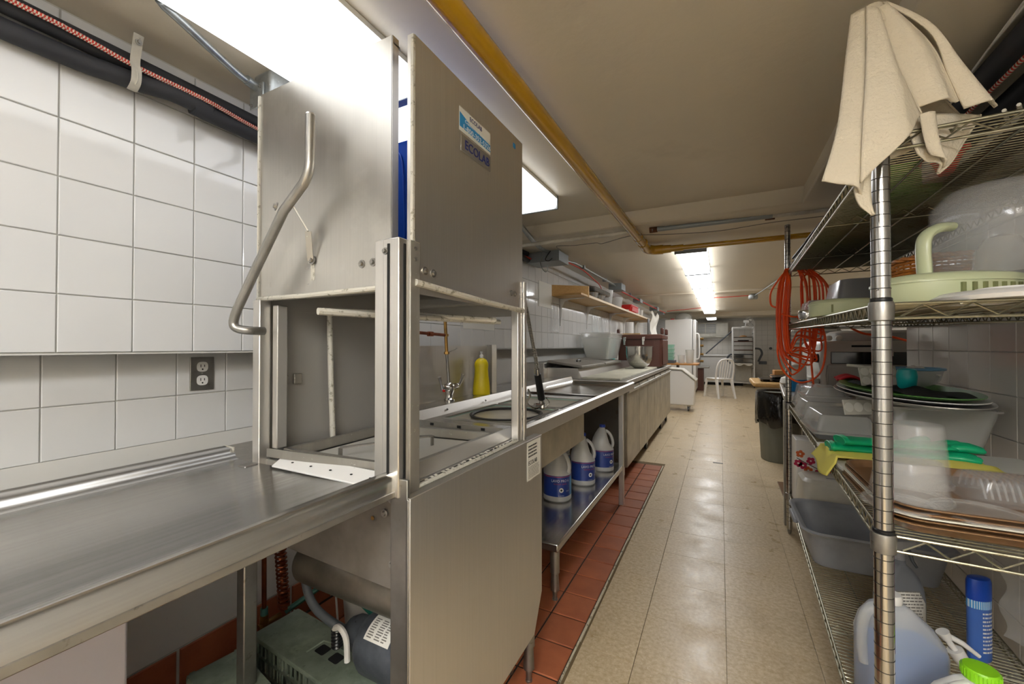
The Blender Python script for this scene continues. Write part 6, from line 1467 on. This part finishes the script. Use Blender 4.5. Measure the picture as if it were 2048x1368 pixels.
# spray bottle
sbt = thing('spray_bottle', 'dark grey spray bottle with trigger behind the blue liquid jug', 'spray bottle', (.52, 1.78, G4(1.8)))
A = Matrix.Translation((.520, 1.78, G4(1.78))) @ Matrix.Rotation(math.radians(24), 4, 'Z')
def se2(w, d, z, dx=0): return [(a+dx, b, z) for a, b, _ in rrect(-w, -d, w, d, min(w, d)*.8, 0, 5)]
obj('body', MB().loft([se2(.066, .030, 0), se2(.070, .033, .008), se2(.070, .033, .13), se2(.064, .032, .17), se2(.050, .028, .205), se2(.028, .022, .232), se2(.016, .016, .242), se2(.015, .015, .262)]).xf(A), 'spraygrey', sbt)
lb = obj('label', MB().add([(-.052, -.0338, .03), (.052, -.0338, .03), (.052, -.0338, .13), (.034, -.0335, .165), (-.034, -.0335, .165), (-.052, -.0338, .13)], [(0, 1, 2, 3, 4, 5)]).xf(A), 'papr', sbt, solid=.0006)
mb = MB(); lines(mb, (-.045, -.0343, .04), (1, 0, 0), (0, 0, 1), .09, .13, 13, z=.0002, t=.4); obj('print', mb.xf(A), 'inkgrey', lb, smooth=False)
hd = obj('spray_head', MB().cyl((0, 0, .255), (0, 0, .285), .017, .014, n=16).bar((-.035, 0, .300), (.045, 0, .305), .024, .028).cyl((.045, 0, .303), (.062, 0, .303), .010, n=10).xf(A), 'grey_p', sbt, bevel=.002)
obj('trigger', MB().tube([(.028, 0, .293), (.036, 0, .27), (.042, 0, .25), (.056, 0, .228)], [.006, .006, .005, .004], 8).xf(A), 'grey_d', hd)
# blue shaker
bs_ = thing('shaker_bottle', 'blue capped scrubbing powder shaker standing near the right wall', 'bottle', (.70, 1.76, G4(1.76)))
c_ = (.700, 1.765, G4(1.76)+.001)
obj('body', MB().lathe([(.030, 0), (.033, .005), (.033, .175)], c_, 28, sx=1, sy=.62, rot=.5), 'shakerblue', bs_)
obj('stripes', MB().lathe([(.0334, .160), (.0334, .186)], c_, 28, sx=1, sy=.62, rot=.5, cap0=False, cap1=False), 'shakerband', bs_)
obj('cap', MB().lathe([(.034, .184), (.0345, .188), (.034, .236), (.030, .246), (.02, .249), (.004, .2495)], c_, 28, sx=1, sy=.62, rot=.5), 'bluecap2', bs_)
mb = MB()
for i in range(11):
    z0 = .03+.0115*i; a0 = -110
    while a0 < -15:
        w_ = random.uniform(6, 18)
        def f(u, v, a0=a0, w_=w_, z0=z0):
            a = math.radians(a0+w_*u); x, y = .0336*math.cos(a), .0336*.62*math.sin(a)
            return (c_[0]+x*math.cos(.5)-y*math.sin(.5), c_[1]+x*math.sin(.5)+y*math.cos(.5), c_[2]+z0+.005*v)
        mb.grid(f, 2, 1); a0 += w_+3
obj('print', mb, 'labelwhite', bs_, smooth=False)
# pump head
pm = thing('pump_dispenser', 'white pump dispenser head lying between jug and blue shaker', 'pump', (.60, 1.62, G4(1.6)))
obj('tube', MB().cyl((.612, 1.60, .275), (.655, 1.60, .222), .007, .005, n=10), 'white', pm)
obj('collar', MB().cyl((.585, 1.60, .325), (.612, 1.60, .280), .019, .016, n=18), 'white', pm)
obj('plunger', MB().cyl((.568, 1.60, .352), (.585, 1.60, .325), .008, n=10).cyl((.560, 1.60, .368), (.570, 1.60, .350), .016, .012, n=16), 'white', pm)
obj('nozzle', MB().tube([(.566, 1.60, .362), (.60, 1.60, .348), (.635, 1.60, .322)], [.008, .007, .005], 10), 'white', pm)
# white jug with lime cap
wj = thing('white_jug', 'white plastic jug with lime green cap at the bottom right', 'jug', (.50, 1.24, G4(1.24)))
A = Matrix.Translation((.478, 1.235, G4(1.24))) @ Matrix.Rotation(math.radians(30), 4, 'Z')
def sj(f, z, dx=0): return [(a*f+dx, b*f, z) for a, b, _ in rrect(-.085, -.055, .085, .055, .035, 0, 5)]
obj('shell', MB().loft([sj(.96, 0), sj(1, .008), sj(1, .15), sj(.94, .185), sj(.78, .215, .008), sj(.50, .240, .018), sj(.28, .250, .020)]).xf(A), 'white', wj)
obj('handle', MB().tube(smoothpath([(-.01, 0, .235), (-.05, 0, .222), (-.078, 0, .18), (-.08, 0, .13)], 5), .013, 10).xf(A), 'white', wj)
cp = obj('cap', MB().lathe([(.029, 0), (.030, .003), (.030, .020), (.027, .024), (.003, .025)], (.020, 0, .250), 40).xf(A), 'lime', wj)
mb = MB()
for k in range(32):
    a = 2*PI*k/32; mb.box(.020+.0300*math.cos(a)-.0008, .0300*math.sin(a)-.0008, .254, .020+.0300*math.cos(a)+.0008, .0300*math.sin(a)+.0008, .270)
obj('cap_ridge', mb.xf(A), 'lime', cp)['kind'] = 'stuff'
tag(obj('green_scrap', MB().box(.66, 1.50, G4(1.5)+.001, .70, 1.52, G4(1.5)+.008), 'lime', bevel=.002), 'small lime green piece lying on the lowest shelf', 'piece')
mb = MB().grid(lambda u, v: (.80+.06*math.sin(PI*u)+.01*math.sin(v*11), 1.74+.14*u, G4(1.8)+.02+.22*v+.01*math.sin(u*8)), 14, 14)
tag(obj('clear_bag', mb, 'film', solid=.002), 'clear plastic bag leaning on the right wall behind the shaker', 'bag')
boxtub('blue_cloth_box', 'low box with teal and white packet under the wire shelf', 'box', .60, 1.95, .68, 2.07, .02, .05, 'mint', .005, .01) if False else None
# ================================================================ ORANGE CORD ON THE FAR POST
oc = thing('extension_cord', 'orange extension cord coiled in long loops over the far shelf post', 'cord', (.40, 3.05, .95))
rnd = random.Random(4)
for k in range(13):
    w_ = .05+.012*k+rnd.uniform(-.01, .01); xb = .375+rnd.uniform(-.02, .06)+.012*k; zb_ = 1.02+.018*k+rnd.uniform(-.03, .03); y = 3.02+rnd.uniform(-.05, .05)
    xl = .315+rnd.uniform(-.006, .03)+.004*k
    xr = .43+rnd.uniform(-.01, .12)
    pts = [(.375+rnd.uniform(-.012, .01), 3.04, 1.665), (xl+.015, y, 1.56), (xl, y, 1.35), (xl+.012, y-.01, 1.16), (xl+.06, y-.01, zb_+.02), (xb+.04, y, zb_), (xr, y+.02, zb_+.10), (xr+.015, y+.03, 1.36), (xr+.01, y+.02, 1.56), (.43+rnd.uniform(0, .07), 3.06, 1.652)]
    obj('cord_loop', MB().tube(smoothpath(pts, 7), .0048, 7), 'orange', oc)
for pts in ([(.378, 3.03, 1.66), (.33, 3.0, 1.60), (.285, 3.0, 1.52), (.285, 3.0, 1.44), (.32, 3.0, 1.42)],
            [(.33, 3.0, 1.30), (.315, 2.98, 1.15), (.345, 2.98, 1.03), (.42, 2.98, .965), (.50, 2.98, .99), (.545, 2.98, 1.08), (.55, 2.98, 1.25), (.50, 2.98, 1.36)],
            [(.45, 3.0, 1.62), (.475, 3.0, 1.45), (.48, 2.99, 1.2), (.49, 2.98, 1.0), (.50, 2.98, .90)],
            [(.50, 3.06, 1.652), (.56, 3.05, 1.58), (.61, 3.05, 1.48)],
            [(.34, 2.99, 1.38), (.42, 2.98, 1.36), (.50, 2.98, 1.42), (.51, 2.98, 1.5)]):
    obj('cord_loop', MB().tube(smoothpath(pts, 8), .0055, 8), 'orange', oc)
# ================================================================ BEHIND THE SHELF: TABLE, OVEN, TRASH CAN
wt_ = thing('steel_work_table', 'steel work table behind the shelf unit under the oven', 'table', (.9, 3.8, 0))
obj('tabletop', MB().prism([(.372, 3.20), (1.9, 3.20), (1.9, 4.3), (.468, 4.3)], .035, 'z', .820), 'steel', wt_, bevel=.004)
obj('leg', MB().box(.372, 3.22, 0, .410, 3.26, .82), 'steel_dull', wt_, bevel=.003)
obj('leg', MB().box(.62, 4.22, 0, .658, 4.26, .82), 'steel_dull', wt_, bevel=.003)
obj('leg', MB().box(1.85, 3.22, 0, 1.89, 3.26, .82), 'steel_dull', wt_, bevel=.003)
obj('undershelf', MB().box(.60, 3.24, .20, 1.88, 4.25, .22), 'steel_dull', wt_)
wb_ = thing('wooden_table', 'table with a rounded pale wooden top beyond the steel table', 'table', (.9, 4.9, 0))
obj('tabletop', MB().loft([rrect(.275, 4.42, 1.6, 5.1, .04, .80), rrect(.275, 4.42, 1.6, 5.1, .04, .842)]), 'wood', wb_, bevel=.012)
for x in (.86, 1.55):
    for y in (4.5, 5.0): obj('leg', MB().box(x-.03, y-.03, 0, x+.03, y+.03, .80), 'wood', wb_, bevel=.003)
for i, (dx, lab) in enumerate(((0, 'black muffin tin lying on the wooden table'), (.10, 'second dark muffin tin propped on the first'))):
    m_ = thing('muffin_tin', lab, 'tin', (.45+dx, 4.7, .845+.03*i))
    A = Matrix.Translation((.34+dx, 4.55, .845+.022*i)) @ Matrix.Rotation(math.radians(-6*i), 4, 'Y')
    obj('plate', MB().box(0, 0, .018, .30, .28, .024).xf(A), 'blackp', m_, bevel=.002)
    for a in range(3):
        for b in range(3): obj('cup', MB().lathe([(.028, 0), (.038, .02)], (.05+.10*a, .05+.09*b, 0), 14).xf(A), 'blackp', m_)
tc = thing('trash_can', 'round grey trash can lined with a black bag beyond the shelf', 'trash can', (.555, 5.05, 0))
c_ = (.555, 5.05, 0)
mb = MB(); loops = []
for r_, z in ((.165, 0), (.172, .01), (.195, .5), (.205, .66), (.212, .665), (.212, .69)):
    loops.append([(c_[0]+(r_+(.004 if (k % 8) < 2 and z < .6 else 0))*math.cos(2*PI*k/64), c_[1]+(r_+(.004 if (k % 8) < 2 and z < .6 else 0))*math.sin(2*PI*k/64), z) for k in range(64)])
obj('body', mb.loft(loops), 'greybin', tc)
mb = MB(); loops = []
for f, z, j in ((.150, .50, 0), (.19, .60, 0), (.205, .695, 0), (.212, .715, 0), (.220, .70, .004), (.222, .60, .010), (.226, .50, .016), (.228, .42, .02), (.215, .385, .022)):
    loops.append([(c_[0]+(f+j*math.sin(k*1.1+z*8)*math.cos(k*.37))*math.cos(2*PI*k/56), c_[1]+(f+j*math.sin(k*1.1+z*8)*math.cos(k*.37))*math.sin(2*PI*k/56), z+j*1.6*math.sin(k*.45)) for k in range(56)])
obj('bag_liner', mb.loft(loops, True, False), 'bag', tc, ang=70)
# oven
ov = thing('conveyor_oven', 'pale grey countertop oven with a long dark window behind the shelf', 'oven', (.95, 3.7, .856))
obj('body', MB().loft([rrect(.595, 3.36, 1.30, 4.05, .03, .858), rrect(.595, 3.36, 1.30, 4.05, .03, 1.19), rrect(.61, 3.375, 1.285, 4.03, .03, 1.215)]), 'oven_l', ov)
obj('window', MB().box(.650, 3.350, 1.065, 1.22, 3.362, 1.145), 'darkglass', ov, bevel=.004)
dr_ = obj('drop_door', MB().box(.635, 3.348, .905, 1.24, 3.360, 1.060), 'oven', ov, bevel=.004)
obj('door_hinge', MB().tube([(.628, 3.345, .92), (.622, 3.343, .99), (.630, 3.345, 1.055)], .003, 6), 'steel_dull', dr_)
obj('vent_plate', MB().box(.76, 3.355, 1.175, .87, 3.362, 1.188), 'dark', ov)
obj('base_panel', MB().box(.60, 3.352, .860, 1.28, 3.362, .898), 'oven', ov, bevel=.002)
obj('knob', MB().cyl((.595, 3.42, 1.10), (.555, 3.42, 1.10), .032, .022, n=16), 'blackp', ov)
obj('side_knob', MB().cyl((.595, 3.40, .93), (.555, 3.40, .93), .022, .012, n=12), 'brown', ov)
obj('side_panel', MB().box(.560, 3.38, .858, .594, 4.0, .965), 'offwhite', ov, bevel=.004)
obj('frame_upright', MB().box(1.075, 3.02, 0, 1.105, 3.05, 1.38), 'steel_dull', ov) if False else None
tag(obj('steel_upright', MB().box(.915, 2.952, 0, .95, 2.985, 1.42), 'steel_dull', bevel=.002), 'square steel upright at the end of the right tiled wall', 'upright')
mx = thing('countertop_appliance', 'grey appliance with twin round knobs sitting on top of the oven', 'appliance', (.82, 3.6, 1.216))
obj('body', MB().loft([rrect(.70, 3.45, 1.15, 3.8, .04, 1.217), rrect(.70, 3.45, 1.15, 3.8, .04, 1.27), rrect(.72, 3.47, 1.13, 3.78, .04, 1.285)]), 'oven', mx)
for x in (.655, .71): obj('knob', MB().lathe([(.008, 0), (.016, .006), (.020, .016), (.016, .03), (.006, .036)], (x, 3.43, 1.218), 16), 'offwhite', mx)
tag(obj('orange_strap', MB().tube(smoothpath([(.74, 3.30, 1.30), (.82, 3.32, 1.26), (.95, 3.33, 1.24), (1.06, 3.1, 1.17)], 6), .007, 8), 'orange'), 'orange cord draped across the front of the oven', 'cord')
tag(obj('grey_wire', MB().tube(smoothpath([(.86, 3.36, 1.295), (.93, 3.34, 1.27), (.955, 3.34, 1.20), (.96, 3.345, 1.12)], 6), .004, 6), 'offwhite'), 'pale grey wire hanging down the oven front', 'wire')
fn_ = thing('round_vent', 'round grey louvred fan housing behind the orange cord', 'fan', (.70, 4.35, 1.1))
obj('ring', MB().lathe([(.20, 0), (.22, .02), (.22, .10), (.19, .11)], (.72, 4.28, 1.20), 32, axis='y'), 'oven', fn_)
for k in range(12):
    z = 1.02+.033*k; h_ = math.sqrt(max(0, .19**2-(z-1.20)**2))
    if h_ > .02: obj('louvre', MB().box(.72-h_, 4.262, z-.005, .72+h_, 4.278, z+.010), 'offwhite', fn_)
obj('stand', MB().box(.66, 4.29, .857, .78, 4.34, 1.0), 'oven', fn_)
pr_ = thing('paper_towel_roll', 'roll wrapped in clear and blue film beside the oven', 'paper roll', (.49, 3.5, .857))
obj('roll', MB().cyl((.495, 3.52, .858), (.495, 3.52, 1.04), .050, n=28), 'papr', pr_)
obj('blue_wrap', MB().lathe([(.0515, 0), (.053, .03), (.052, .085)], (.495, 3.52, .860), 28, cap0=False, cap1=False), 'labelcyan', pr_)
obj('bag_top', MB().grid(lambda u, v: (.44+.12*u+.01*math.sin(v*9), 3.46+.11*v, 1.045+.05*math.sin(PI*u)*math.sin(PI*v)*(1+.4*math.sin(u*11+v*7))), 12, 12), 'papr', pr_, solid=.002)
tag(obj('white_cone_lid', MB().lathe([(.11, 0), (.115, .01), (.07, .07), (.03, .10), (.01, .10)], (.60, 4.12, .857), 24), 'white'), 'white cone shaped lid on the steel table behind the cord', 'lid')
tag(obj('white_bundle', MB().lathe([(.06, 0), (.09, .03), (.08, .07), (.03, .09)], (.52, 3.95, .857), 16, sy=1.2), 'papr'), 'white paper bundle on the steel table near the far post', 'bundle')
tag(obj('wood_stack', MB().box(.45, 4.45, .845, .62, 4.7, .90).box(.47, 4.47, .905, .60, 4.68, .95), 'wood2', bevel=.003), 'orange wooden blocks on the wooden table behind the cord', 'block') if False else None
for i in range(2): tag(obj('wooden_block', MB().box(.46+.02*i, 4.80, .844+.05*i, .62, 4.98, .89+.05*i), 'wood2', bevel=.003), ('lower', 'upper')[i]+' of two orange wooden blocks on the wooden table', 'block')
tag(obj('round_lid_disc', MB().cyl((.62, 4.18, 1.05), (.60, 4.16, 1.06), .10, n=28), 'blackp'), 'black disc beside the round vent', 'disc') if False else None
tag(obj('dark_floor_grate', MB().box(.435, 3.75, .0, .80, 4.2, .012), 'tray_br', bevel=.002), 'dark floor mat edge just beyond the far shelf post', 'mat')
tag(obj('floor_debris', MB().box(-.07, 4.62, 0, .02, 4.64, .003), 'grey_d'), 'small dark scrap lying on the tiled aisle floor', 'scrap')
